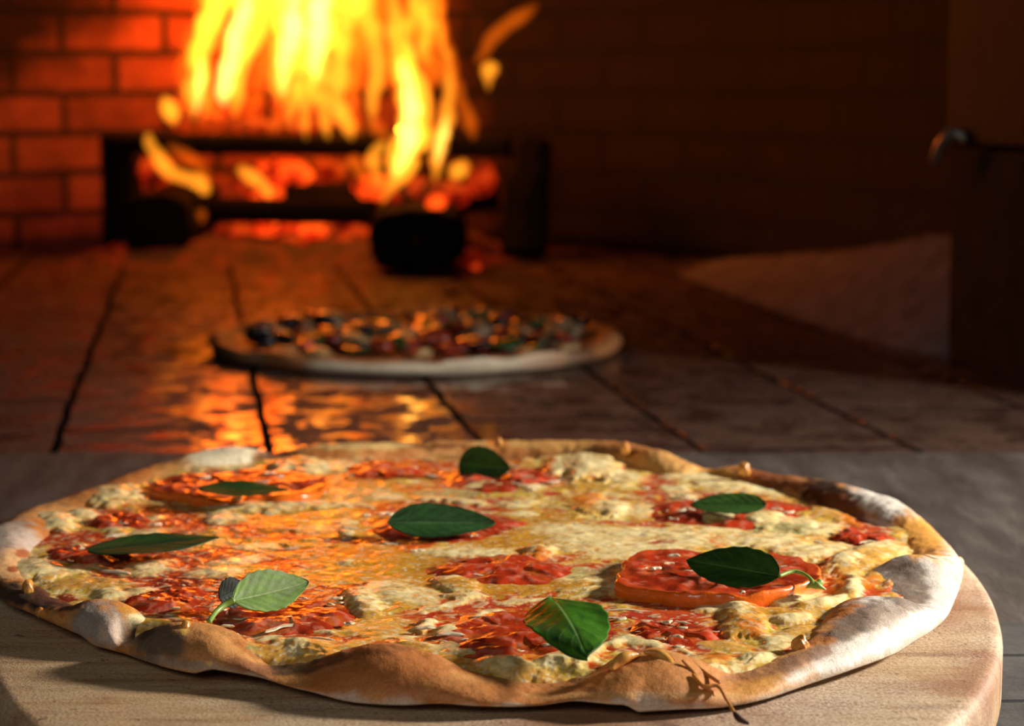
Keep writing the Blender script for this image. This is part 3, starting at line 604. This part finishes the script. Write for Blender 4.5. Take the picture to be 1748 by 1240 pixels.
# ================================================================== BOARD
def board():
    n = 260; a = np.linspace(0, 2*np.pi, n, endpoint=False); cx, cy = -.006, .70
    ca, sa = np.cos(a), np.sin(a)
    X = .1675*np.sign(ca)*np.abs(ca)**1.0; Y = np.where(sa > 0, .160*sa, .272*sa)
    prof = [(.0, 1), (.5, 1), (.85, 1), (.975, 1), (.988, .985), (.996, .93), (1.0, .82), (1.0, .2), (.99, .03), (.97, 0), (0, 0)]
    v = []
    for s, h in prof: v.append(np.c_[X*max(s, .001), Y*max(s, .001), BT*h+0*a])
    f = gridfaces(len(prof), n, cv=True)[:, ::-1]
    return np.concatenate(v), f, (cx, cy, 0)
def board_mat():
    m = M('floured_wood'); b = m.bsdf(Roughness=.62)
    v = m.coord(scale=(1, 9, 1), rot=(0, 0, .35)); g = m.noise(v, 14, 6, .6)
    c = m.ramp(g, [(.30, (.26, .13, .06)), (.44, (.50, .31, .155)), (.58, (.60, .42, .24)), (.72, (.42, .24, .12))])
    v2 = m.coord(); st = m.noise(v2, 16, 4, .6)
    c = m.mix(m.ramp(st, [(.50, 0), (.62, .8)]), c, (.36, .17, .09))
    v3 = m.coord(loc=(3, 1, 0)); fl = m.noise(v3, 13, 5, .6)
    fine = m.noise(v3, 900, 2, .8)
    ff = m.mix(1, m.ramp(fl, [(.42, 0), (.60, .65)]), m.ramp(fine, [(.40, .25), (.6, 1)]), 'MULTIPLY')
    c = m.mix(ff, c, (.72, .61, .47))
    c = m.mix(.6, c, m.ramp(fine, [(.36, .55), (.5, 1), (.7, 1.3)]), 'MULTIPLY')
    dk = m.noise(m.coord(scale=(1, 1, 1), loc=(9, 3, 0)), 300, 2, .6)
    c = m.mix(m.ramp(dk, [(.68, 0), (.74, .8)]), c, (.10, .06, .04))
    m.l(c, b.inputs['Base Color'])
    nb = m.bump(g, .4, .0015); nb = m.bump(fine, .5, .0005, nb); m.l(nb, b.inputs['Normal'])
    return m.m
bv, bf, bl = board()
tag(make('pizza_board', bv, bf, board_mat(), None, loc=bl), 'round-ended pale wooden board dusted with flour under the front pizza', 'cutting board')

# ================================================================== OVEN
# hearth floor
fm, fb, fv, fbr = brick_mat('hearth_tiles', (.085, .045, .032), (.11, .060, .042), (.008, .006, .005), .236, .112, vec_rot=(0, 0, math.radians(90-8.9)), loc=(-.053, -.0396, 0), msize=.0028, bumpd=.002)
pol = fm.noise(fm.coord(scale=(1, 1.0, 1), loc=(.3, 0, 0)), 30, 7, .70)
fm.l(fm.ramp(pol, [(.49, .75), (.535, .14), (.62, .06)]), fb.inputs['Roughness'])
fm.l(fm.ramp(pol, [(.47, .10), (.56, .8)]), fb.inputs['Specular IOR Level'])
_mm = fm.n('ShaderNodeMath', operation='MAXIMUM'); fm.l(fb.inputs['Roughness'].links[0].from_socket, _mm.inputs[0]); fm.l(fbr.outputs['Fac'], _mm.inputs[1]); fm.l(_mm.outputs[0], fb.inputs['Roughness'])
_si = fm.n('ShaderNodeMath', operation='SUBTRACT', use_clamp=True); fm.l(fb.inputs['Specular IOR Level'].links[0].from_socket, _si.inputs[0]); fm.l(fbr.outputs['Fac'], _si.inputs[1]); fm.l(_si.outputs[0], fb.inputs['Specular IOR Level'])
nbp = fb.inputs['Normal'].links[0].from_node; nbp.inputs['Strength'].default_value = .15; nbp.inputs['Distance'].default_value = .0015
tag(bmobj('floor', box(-1.3, 1.3, 1.04, 3.0, -.05, 0), fm.m), kind='structure')
lm, lb, lv, lbr = brick_mat('ledge_stone', (.075, .073, .07), (.06, .058, .055), (.012, .012, .012), .5, .0515, loc=(0, -.0445, 0), msize=.0016, bumpd=.002)
tag(bmobj('floor_ledge', box(-1.3, 1.3, -.3, .70, -.05, 0), lm.m), kind='structure')
am = M('worn_slab'); ab = am.bsdf(Roughness=.8); ab.inputs['Specular IOR Level'].default_value = .25
an = am.noise(am.coord(scale=(4, 1, 1), rot=(0, 0, .1)), 12, 7, .70); am.l(am.ramp(an, [(.3, (.028, .022, .018)), (.5, (.068, .055, .046)), (.7, (.125, .106, .093))]), ab.inputs['Base Color'])
am.l(am.bump(an, .5, .003), ab.inputs['Normal'])
tag(bmobj('floor_slab', box(-1.3, 1.3, .70, 1.04, -.05, 0), am.m), kind='structure')
# back and side walls: one vaulted brick shell
def shell():
    fp = [(-1.0, 1.10), (-.98, 1.6), (-.86, 2.05), (-.60, 2.36), (-.25, 2.48), (.05, 2.42), (.24, 2.22), (.34, 1.95), (.40, 1.65), (.42, 1.42)]
    base = crom(fp, 90); cen = np.array([-.28, 1.75])
    ts = np.linspace(0, 1, 40); v = []; uv = []
    seg = np.r_[0, np.cumsum(np.linalg.norm(np.diff(base, axis=0), axis=1))]
    for t in ts:
        if t < .35: s = 1; z = t/.35*.30; arc = z
        else: th = (t-.35)/.65*math.pi/2; s = math.cos(th)*.999+.001; z = .30+.38*math.sin(th); arc = .30+th*.55
        v.append(np.c_[cen+(base-cen)*s, np.full(90, z)]); uv.append(np.c_[seg, np.full(90, arc)])
    return np.concatenate(v), gridfaces(40, 90), np.concatenate(uv)
sv, sf, suv = shell()
wm, wb, wv, wbr = brick_mat('sooty_shaded_bricks', (.16, .05, .03), (.27, .085, .05), (.03, .018, .014), .122, .047, msize=.005, swap='uv', bumpd=.008)
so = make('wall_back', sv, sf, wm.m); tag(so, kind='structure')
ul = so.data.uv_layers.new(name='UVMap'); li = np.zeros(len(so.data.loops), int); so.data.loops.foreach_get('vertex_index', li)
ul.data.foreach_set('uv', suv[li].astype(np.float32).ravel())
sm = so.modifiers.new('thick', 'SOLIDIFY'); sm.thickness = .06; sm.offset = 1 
# mouth jamb on the right, steel plate above it
MJ = simple('jamb_plaster', (.030, .024, .014), .9, .15, 40, (.012, .010, .008), .004)
def prism(plan, z0, z1, bev):
    import bmesh
    bm = bmesh.new(); lo = [bm.verts.new((x_, y_, z0)) for x_, y_ in plan]; hi = [bm.verts.new((x_, y_, z1)) for x_, y_ in plan]; n_ = len(plan)
    bm.faces.new(lo[::-1]); bm.faces.new(hi)
    for i_ in range(n_): bm.faces.new((lo[i_], lo[(i_+1) % n_], hi[(i_+1) % n_], hi[i_]))
    bmesh.ops.recalc_face_normals(bm, faces=list(bm.faces))
    bmesh.ops.bevel(bm, geom=list(bm.edges), offset=bev, segments=3, profile=.6, affect='EDGES'); return bm
tag(bmobj('wall_right', prism([(.304, 1.405), (.328, 1.235), (.80, 1.235), (.80, 1.405)][::-1], 0, .149, .005), MJ), kind='structure')
MSTL = simple('dark_steel', (.005, .012, .020), .7, .15, 60, (.004, .006, .009), .001)
dr = empty('oven_door', (.60, 1.36, .151)); tag(dr, 'dark bluish steel oven door plate standing on the right jamb of the mouth', 'oven door')
bmobj('door_plate', prism([(-.302, .04), (-.276, -.12), (.15, -.12), (.15, .04)][::-1], 0, .5, .004), MSTL, dr)
MKN = simple('worn_metal', (.45, .42, .38), .35, .6, 200, (.2, .18, .15), .0005, metal=.6)
v, f = tube([(-.311, .030, -.012), (-.309, .020, .000), (-.303, .010, .008), (-.296, .006, .004)], [.003, .004, .004, .003], 24, 12); make('hinge_knob', v, f, MKN, dr)
# plain grey sloping bank along the right wall, rising toward the mouth
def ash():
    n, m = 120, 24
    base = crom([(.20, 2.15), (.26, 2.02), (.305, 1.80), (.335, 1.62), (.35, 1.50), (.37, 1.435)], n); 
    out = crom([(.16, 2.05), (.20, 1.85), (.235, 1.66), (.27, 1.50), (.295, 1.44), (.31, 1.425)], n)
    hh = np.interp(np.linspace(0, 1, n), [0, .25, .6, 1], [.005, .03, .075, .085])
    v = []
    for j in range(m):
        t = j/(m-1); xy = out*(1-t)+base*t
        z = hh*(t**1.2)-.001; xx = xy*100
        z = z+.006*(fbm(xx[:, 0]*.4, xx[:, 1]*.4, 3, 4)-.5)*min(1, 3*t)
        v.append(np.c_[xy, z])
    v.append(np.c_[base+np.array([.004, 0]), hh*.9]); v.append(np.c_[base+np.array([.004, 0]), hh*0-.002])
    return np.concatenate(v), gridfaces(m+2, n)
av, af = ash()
MBANK = simple('bank_grey', (.25, .22, .23), .95, .1, 45, (.14, .115, .12), .004)
tag(make('grey_bank', av, af, MBANK), 'sloping grey bank against the right wall beside the oven mouth', 'ash', kind='stuff')

# ------------------------------------------------------------------ logs
MLOG = simple('charred_bark', (.014, .009, .007), .9, .08, 60, (.008, .006, .005), .006)
def log(name, p0, p1, r, label, sq=.0, seed=0, wide=1, group='charred firewood stacked at the back of the oven'):
    p0, p1 = np.array(p0, float), np.array(p1, float); n, s = 70, 48
    ax = p1-p0; L = np.linalg.norm(ax); ax /= L
    up = np.array([0, 0, 1.]); sd = np.cross(ax, up); sd /= np.linalg.norm(sd); up = np.cross(sd, ax)
    a = np.linspace(0, 2*np.pi, s, endpoint=False); v = []
    ts = np.r_[-.0001, -.0001, np.linspace(0, 1, n), 1.0001, 1.0001]; rs = np.r_[.02, .75, .94, np.ones(n-2), .94, .75, .02]
    for t, k in zip(ts, rs):
        sqf = 1/np.maximum(np.abs(np.cos(a)), np.abs(np.sin(a))); R = r*k*((1-sq)+sq*sqf*.85)
        R = R*(1+.22*(fbm(np.cos(a)*1.8+seed, np.sin(a)*1.8+t*L*14, 1, 4)-.5)+.10*(vnoise(a*5+seed, t*L*60+0*a, 2)-.5))
        v.append(ax*(t*L)+R[:, None]*(wide*np.cos(a)[:, None]*sd+np.sin(a)[:, None]*up))
    v = np.concatenate(v); 
    o = make(name, v, gridfaces(len(ts), s, cv=True), MLOG, None, loc=tuple(p0)); tag(o, label, 'firewood', group); return o
def DW(px, py, y): return D(px, py, y)
def endlog(cx, x0, x1, ybase, ytop, y0, length, label, seed, sq=.5, skew=0, **k):
    a = U(cx, ybase, 0); X0 = D(x0, ytop, y0)[0]; X1 = D(x1, ytop, y0)[0]; r = (X1-X0)/2
    ht = D(cx, ytop, y0)[2]
    c = ((X0+X1)/2, y0, ht/2); log('firewood_log', (c[0], y0, ht/2), (c[0]+skew, y0+length, ht/2), ht/2/1.03, label, sq, seed, r/(ht/2))
endlog(262, 195, 333, 440, 325, 2.22, .26, 'charred log end at the left of the fire, under the flame that curls down', 1, .5)
endlog(710, 620, 800, 465, 352, 2.07, .22, 'large black log end jutting toward the front right of the fire', 2, .45)
def cross(x0, x1, y0, y1, yd0, yd1, r, label, seed, sq=.3):
    a = D(x0, (y0), yd0); b = D(x1, (y1), yd1); log('firewood_log', a, b, r, label, sq, seed)
cross(178, 872, 245, 250, 2.31, 2.27, .0125, 'long charred log across the top of the stack, flames rising from it', 3)
cross(325, 640, 358, 362, 2.30, 2.28, .0150, 'short charred log lying low across the glowing embers', 4)
log('firewood_log', D(210, 437, 2.34)[:2]+(0.0,), D(206, 232, 2.34), .024, 'black split log standing upright at the left end of the stack', .6, 5)
log('firewood_log', (D(895, 400, 2.3)[0], 2.27, 0), (D(890, 400, 2.3)[0]+.01, 2.33, D(900, 250, 2.3)[2]), .028, 'black split log leaning upright right of the flames', .6, 6)
log('firewood_log', (D(500, 320, 2.45)[0], 2.36, .055), (D(640, 320, 2.45)[0], 2.37, .060), .024, 'dark log inside the stack between the two cross logs', .2, 7)
log('firewood_log', (D(700, 320, 2.3)[0], 2.34, .060), (D(850, 320, 2.3)[0], 2.34, .072), .022, 'dark log resting behind the right log end', .3, 8)

# ------------------------------------------------------------------ embers
def ember_mat(name, s, lo=.42, hi=.6):
    m = M(name); b = m.bsdf(Roughness=.9); b.inputs['Base Color'].default_value = (.06, .03, .02, 1)
    v = m.coord(); n = m.noise(v, 38, 4, .6)
    m.l(m.ramp(n, [(lo, (.015, 0, 0)), ((lo+hi)/2, (.5, .012, .001)), (hi+.08, (1, .09, .006))]), b.inputs['Emission Color']); b.inputs['Emission Strength'].default_value = s
    m.l(m.bump(n, .6, .005), b.inputs['Normal']); return m.m
ME, ME2 = ember_mat('glowing_ember', .8, .44, .62), ember_mat('bright_ember', 2.0, .40, .56)
def ember(px, py, y, rx, rz, mat, sd, label=None):
    import bmesh
    c = D(px, py, y); bm = bmesh.new(); bmesh.ops.create_icosphere(bm, subdivisions=4, radius=1)
    for w in bm.verts:
        n = fbm(np.array([w.co.x*1.7+sd]), np.array([w.co.y*1.3+w.co.z*1.9+sd]), 2, 4)[0]
        k = .65+.7*n; w.co = (w.co.x*rx*k, w.co.y*rx*.8*k, w.co.z*rz*k)
    o = bmobj('ember', bm, mat, None, True); o.location = c
    tag(o, label or 'glowing red ember chunk lying among the charred logs', 'ember', 'glowing embers among the logs'); return o
EM = [(245, 295, 2.36, .036, .018, ME), (480, 300, 2.40, .035, .020, ME2), (430, 310, 2.36, .022, .014, ME), (540, 290, 2.44, .035, .015, ME), (590, 330, 2.40, .030, .016, ME), (640, 320, 2.33, .026, .016, ME2), (700, 325, 2.24, .034, .018, ME), (760, 330, 2.22, .026, .016, ME), (820, 305, 2.30, .018, .018, ME), (455, 330, 2.37, .020, .010, ME2),
      (470, 390, 2.35, .028, .014, ME2), (515, 396, 2.32, .030, .016, ME2), (560, 400, 2.33, .028, .016, ME), (600, 402, 2.30, .022, .016, ME), (345, 368, 2.32, .007, .008, ME2), (495, 412, 2.28, .020, .010, ME), (585, 415, 2.27, .022, .012, ME), (400, 400, 2.36, .026, .014, ME), (345, 205, 2.40, .030, .018, ME), (430, 218, 2.36, .030, .012, ME), (500, 222, 2.35, .026, .012, ME), (585, 445, 2.20, .006, .005, ME2), (812, 455, 2.05, .006, .004, ME), (745, 345, 2.12, .012, .008, ME2)]
for i, e in enumerate(EM): ember(*e, i*2.3)
def bed():
    n, m = 90, 40; X = np.linspace(-.52, .02, n)[None, :]+np.zeros((m, 1)); Y = np.linspace(2.16, 2.46, m)[:, None]+np.zeros((1, n))
    e = sst(0, .12, (X+.52))*sst(.02, -.08, X)*sst(2.16, 2.24, Y)
    Z = e*(.012+.022*fbm(X*30, Y*30, 2, 4))-.002
    return np.stack([X, Y, Z], -1).reshape(-1, 3), gridfaces(m, n)
bv_, bf_ = bed()
tag(make('ember_bed', bv_, bf_, ember_mat('ember_bed_glow', .22, .46, .70)), 'bed of dim glowing coals and ash spread under the log stack', 'embers', kind='stuff')

# ------------------------------------------------------------------ flames (emissive gas volumes)
def flame_mat(name, colr, s):
    m = M(name); e = m.n('ShaderNodeEmission'); e.inputs[0].default_value = (*colr, 1); e.inputs[1].default_value = s
    m.l(e.outputs[0], m.out.inputs['Volume']); return m.m
F_Y = flame_mat('flame_yellow', (1, .30, .014), 95); F_O = flame_mat('flame_orange', (1, .15, .004), 36); F_H = flame_mat('flame_core', (1, .52, .09), 190); F_G = flame_mat('flame_haze', (1, .09, .002), 4.5)
def tongue(name, pts, rad, mat, y=2.25, parent=None, flat=.8, seed=0, n=60):
    """pts in pixels at distance y; rad in pixels"""
    k = y/CF; q = crom(np.c_[np.array(pts, float), np.array(rad, float)], n)
    px = q[:, 0]+(vnoise(q[:, 1]/22+seed, q[:, 1]*0+seed, 3)-.5)*q[:, 2]*.8
    W = np.array([D(a, b, y) for a, b in zip(px, q[:, 1])]); W[:, 1] += (vnoise(q[:, 1]/60+seed, q[:, 1]*0, 4)-.5)*.04
    r = q[:, 2]*k*(.85+.35*vnoise(q[:, 1]/15+seed, q[:, 1]*0, 5))
    v, f = tube(W, r, n, 14, flat)
    c = W[0]; 
    return make(name, v-(0 if parent else c), f, mat, parent, loc=None if parent else tuple(c))
fire = tag(empty('fire'), 'tall roaring yellow fire rising from the stacked logs to the oven roof', 'fire')
TG = [ # pts, radii, mat, y
 ([(332,205),(334,170),(338,130),(352,70),(372,0),(380,-120),(400,-260)], [3,13,17,19,24,30,12], F_Y, 2.26),
 ([(334,190),(337,150),(345,100)], [4,9,4], F_H, 2.26),
 ([(398,198),(398,165),(408,110),(425,50),(440,-20),(440,-150),(430,-300)], [3,16,24,28,30,34,14], F_Y, 2.28),
 ([(385,180),(383,150),(395,100),(412,40),(425,-20)], [4,14,15,14,6], F_H, 2.27),
 ([(292,212),(287,190),(288,165)], [6,19,5], F_Y, 2.24),
 ([(305,170),(310,130),(325,90),(345,20),(350,-100)], [3,12,16,20,10], F_O, 2.30),
 ([(430,208),(438,170),(450,110),(462,40),(470,-60),(480,-200)], [3,9,14,24,30,14], F_O, 2.30),
 ([(478,182),(478,150),(484,100),(495,30),(505,-60),(500,-220),(510,-340)], [3,15,22,30,34,36,14], F_Y, 2.29),
 ([(483,160),(485,110),(497,50),(510,-20)], [4,12,18,8], F_H, 2.28),
 ([(524,238),(520,190),(530,120),(545,40),(548,-60),(545,-240),(530,-360)], [3,12,20,28,30,34,10], F_Y, 2.27),
 ([(560,238),(556,200),(545,140),(540,60),(548,-30)], [3,12,18,24,12], F_Y, 2.25),
 ([(540,140),(542,90),(545,20),(550,-60)], [4,15,18,8], F_H, 2.26),
 ([(600,238),(590,215),(572,160),(575,80),(592,0),(600,-120),(590,-280)], [4,14,16,20,28,34,14], F_Y, 2.26),
 ([(640,330),(625,260),(600,190),(600,120),(620,40),(640,-80),(640,-240)], [3,8,10,16,30,36,14], F_O, 2.32),
 ([(650,347),(662,325),(684,290),(700,235),(706,180),(692,120),(678,60),(672,0),(665,-100)], [4,10,24,30,27,23,16,11,5], F_Y, 2.16),
 ([(672,300),(692,260),(700,200),(696,150),(682,100)], [5,15,17,14,5], F_H, 2.15),
 ([(644,314),(640,290),(642,262),(656,245)], [5,11,12,7], F_Y, 2.15),
 ([(742,305),(748,270),(756,225),(764,185),(766,130),(755,70),(745,0)], [4,12,15,13,9,7,3], F_Y, 2.17),
 ([(748,280),(754,235),(760,200)], [4,9,4], F_H, 2.16),
 ([(733,250),(722,220),(705,215)], [5,11,8], F_Y, 2.17),
 ([(765,190),(775,120),(760,60),(750,0),(745,-80)], [4,9,10,14,6], F_O, 2.24),
 ([(728,110),(725,70),(728,30),(730,-20)], [4,13,13,5], F_Y, 2.26),
 ([(806,238),(804,215),(795,190),(780,150),(770,90)], [4,13,11,9,4], F_O, 2.22),
 ([(776,306),(782,292),(788,276)], [5,15,8], F_Y, 2.16),
 ([(665,240),(640,215),(630,190)], [8,12,4], F_O, 2.24),
 ([(720,160),(735,120),(730,40),(735,-60)], [10,22,30,20], F_O, 2.34),
 ([(600,276),(588,285),(574,300)], [9,8,3], F_O, 2.24), ([(602,268),(622,300),(640,335)], [9,10,5], F_O, 2.26),
 ([(460,224),(475,200),(470,170)], [8,10,4], F_O, 2.30), ([(370,205),(362,180),(368,150)], [6,10,4], F_O, 2.31),
 ([(350,-40),(420,-60),(520,-80),(620,-60)], [40,80,90,40], F_O, 2.36),
 ([(420,60),(470,40),(530,40),(600,50)], [20,50,60,30], F_G, 2.38),
 ([(330,260),(420,110),(520,60),(620,60),(700,100)], [30,90,110,110,60], F_G, 2.34),
 ([(400,-140),(480,-220),(540,-300)], [60,110,40], F_O, 2.33),
]
_r = random.Random(5)
for k in range(16):
    x0 = 345+k*24+_r.uniform(-10, 10); yb = _r.uniform(120, 235); dx = _r.uniform(-12, 18); w = _r.uniform(9, 17)
    TG.append(([(x0, yb), (x0+dx*.3, yb-45), (x0-dx*.5, yb-110), (x0+dx, yb-190), (x0+dx*1.5, yb-300), (x0, yb-420)], [2, w*.7, w, w*1.2, w, 4], F_O if k % 3 else F_Y, _r.uniform(2.24, 2.36)))
for i, (p, r, m_, y_) in enumerate(TG): tongue('flame_tongue', p, r, m_, y_, fire, seed=i*3.1)
def wisp(p, r, m_, y_, label, seed=0, inner=None):
    o = tongue('flame', p, r, m_, y_, None, seed=seed); tag(o, label, 'flame')
wisp([(252,228),(262,262),(285,292),(320,305),(342,312),(347,330)], [6,13,13,12,13,9], F_Y, 2.16, 'yellow flame curling down over the left log end', 1)
wisp([(286,250),(312,262),(338,285),(352,305)], [6,11,11,6], F_O, 2.18, 'thin orange flame beside the one curling over the left log', 2)
wisp([(408,288),(428,300),(448,315),(458,336)], [7,12,11,8], F_Y, 2.24, 'short yellow flame slanting through the middle of the stack', 3)
wisp([(833,154),(836,138),(838,122),(838,110)], [3,8,14,12], F_Y, 2.24, 'small detached yellow flame drop in mid-air right of the fire', 4)
wisp([(815,105),(838,72),(868,44),(898,22),(918,8)], [6,11,13,10,3], F_O, 2.28, 'faint orange flame streak slanting up to the right', 5)
wisp([(344,380),(345,366),(344,356)], [4,9,4], F_O, 2.28, 'tiny orange flame under the left end of the low cross log', 6)

# ================================================================== SECOND PIZZA
QX, QY, QR = -.0686, 1.466, .150
far = tag(empty('pizza', (QX, QY, 0)), 'smaller dark pizza heaped with chunky toppings baking on the oven floor behind', 'pizza')
def far_crust():
    na, prof = 360, [(.70, .0006), (.95, .0008), (.985, .002), (1.0, .005), (1.0, .0085), (.98, .0115), (.95, .0125), (.92, .0110), (.89, .0085), (.85, .007), (.5, .007), (.0, .007)]
    a = np.linspace(0, 2*np.pi, na, endpoint=False); v = []; c = []
    R = QR*(1+.025*(fbm(np.cos(a)*2+5, np.sin(a)*2+5, 1, 3)-.5)*2); hk = .75+.6*vnoise(np.cos(a)*5+9, np.sin(a)*5+9, 3)
    lf = .005*sst(.5, .8, vnoise(np.cos(a)*4+9, np.sin(a)*4+3, 5))
    for s, h in prof:
        v.append(np.c_[R*s*np.cos(a), R*s*np.sin(a), h*np.where(h > .0015, hk, 1)+(lf if .99 < s else 0)])
        n = fbm(np.cos(a)*3+s*3, np.sin(a)*3+s, 4, 3)[:, None]
        cc = np.array((.50, .20, .07))*(.6+.8*n) if s > .86 else np.array((.30, .07, .02))*(.6+.8*n)
        if s > .86: q_ = sst(.45, .62, vnoise(np.cos(a)*9+s*4, np.sin(a)*9, 2))[:, None]*.7; cc = cc*(1-q_)+np.array((.10, .04, .015))*q_
        if s >= .98 and h < .009: k = (sst(.35, .6, vnoise(np.cos(a)*4, np.sin(a)*4, 6))*sst(-.9, -.3, -np.abs(np.cos(a)-.0)))[:, None]; cc = cc*(1-k)+np.array((.80, .68, .50))*k
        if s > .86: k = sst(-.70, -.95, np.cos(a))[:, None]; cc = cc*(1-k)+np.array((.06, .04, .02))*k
        c.append(cc)
    return np.concatenate(v), gridfaces(len(prof), na, cv=True), np.concatenate(c)
fv_, ff_, fc_ = far_crust(); make('crust', fv_, ff_, MC, far, fc_)
MUSH = simple('mushroom_flesh', (.36, .22, .12), .5, .5, 120, (.10, .05, .02), .001); GRN = simple('green_pepper', (.03, .10, .016), .35, .5, 120, (.01, .03, .006), .001, coat=.3)
TOM2 = simple('tomato_chunk_red', (.40, .05, .02), .3, .5, 120, (.14, .01, .005), .001, coat=.4); CHE = simple('far_cheese', (.60, .42, .20), .4, .5, 120, (.22, .10, .025), .001, coat=.3); OLV = simple('black_olive', (.02, .015, .015), .25, .5, coat=.5)
kinds = [('mushroom_piece', MUSH, 26), ('pepper_piece', GRN, 30), ('tomato_chunk', TOM2, 30), ('cheese_lump', CHE, 14), ('olive_slice', OLV, 20)]
def chunk(name, mat, x, y, z, sx, sy, sz, sd):
    import bmesh
    bm = bmesh.new()
    if name == 'olive_slice':
        R, r = sx*.8, sx*.36
        g = [[bm.verts.new(((R+r*math.cos(b))*math.cos(a), (R+r*math.cos(b))*math.sin(a), r*math.sin(b)+.2*R*math.cos(a+sd))) for b in [i*math.pi/4 for i in range(8)]] for a in [i*math.pi/9 for i in range(18)]]
        for i in range(18):
            for j in range(8): bm.faces.new((g[i][j], g[(i+1) % 18][j], g[(i+1) % 18][(j+1) % 8], g[i][(j+1) % 8]))
    else:
        bmesh.ops.create_icosphere(bm, subdivisions=3, radius=1)
        for w in bm.verts:
            n = fbm(np.array([w.co.x*1.5+sd]), np.array([w.co.y*1.5+w.co.z*1.2+sd]), 3, 3)[0]; k = .55+.9*n
            if name == 'pepper_piece': w.co.z = w.co.z*.5+.5*w.co.x*w.co.x
            w.co = (w.co.x*sx*k, w.co.y*sy*k, w.co.z*sz*k)
    o = bmobj(name, bm, mat, far, True); o.location = (x, y, z); o.rotation_euler = (random.uniform(-.4, .4), random.uniform(-.4, .4), random.uniform(0, 6.28))
sd = 0
for name, mat, cnt in kinds:
    for k in range(cnt):
        a = random.uniform(0, 6.283); r = math.sqrt(random.random())*QR*.84; sd += 1.7; s = random.uniform(.006, .0115)
        chunk(name, mat, r*math.cos(a), r*math.sin(a), .010+random.uniform(0, .006), s*1.15, s, s*(.55 if name != 'cheese_lump' else .45), sd)
for px, py, s in ((408, 606, .009), (440, 607, .0085), (483, 612, .010), (545, 605, .013), (985, 612, .008), (1045, 598, .010), (950, 610, .008), (720, 602, .009)):
    x_, y_ = U(px, py, .012); sd += 1; k_ = min(1, .885*QR/math.hypot(x_-QX, y_-QY)); x_ = QX+(x_-QX)*k_; y_ = QY+(y_-QY)*k_; chunk('cheese_lump', CHE, x_-QX, y_-QY, .010, s*.95, s*.8, s*.45, sd)

# ================================================================== LIGHT
def area(name, loc_, target, size, power, colr, shape='DISK', spread=math.pi):
    l = bpy.data.lights.new(name, 'AREA'); l.spread = spread; l.shape = shape; l.size = size; l.energy = power; l.color = colr
    o = bpy.data.objects.new(name, l); C.objects.link(o); o.location = loc_
    from mathutils import Vector
    o.rotation_euler = (Vector(target)-Vector(loc_)).to_track_quat('-Z', 'Y').to_euler(); return o
area('key_lamp', (.80, .80, .35), (.06, .66, .03), .11, 6.5, (1, .93, .84), spread=math.radians(115))
area('front_fill', (-.35, -.55, .75), (.1, 1.2, 0), .5, 3.2, (1, .93, .85))
def point(name, loc_, power, colr, r):
    l = bpy.data.lights.new(name, 'POINT'); l.energy = power; l.color = colr; l.shadow_soft_size = r
    o = bpy.data.objects.new(name, l); C.objects.link(o); o.location = loc_; return o
point('fire_light', (-.30, 2.385, .31), 3.0, (1, .09, .004), .04)
point('fire_light_low', (-.34, 2.36, .23), .35, (1, .07, .003), .02)
w = bpy.data.worlds.new('world'); bpy.context.scene.world = w; w.use_nodes = True
w.node_tree.nodes['Background'].inputs[0].default_value = (.5, .6, .8, 1); w.node_tree.nodes['Background'].inputs[1].default_value = .012
sc = bpy.context.scene
sc.view_settings.view_transform = 'Standard'; sc.view_settings.look = 'None'; sc.view_settings.exposure = 0; sc.view_settings.gamma = 1; sc.view_settings.use_curve_mapping = False
cy = sc.cycles
cy.use_denoising = True; cy.max_bounces = 8; cy.diffuse_bounces = 3; cy.glossy_bounces = 3; cy.volume_bounces = 0; cy.transparent_max_bounces = 96
cy.sample_clamp_indirect = 4
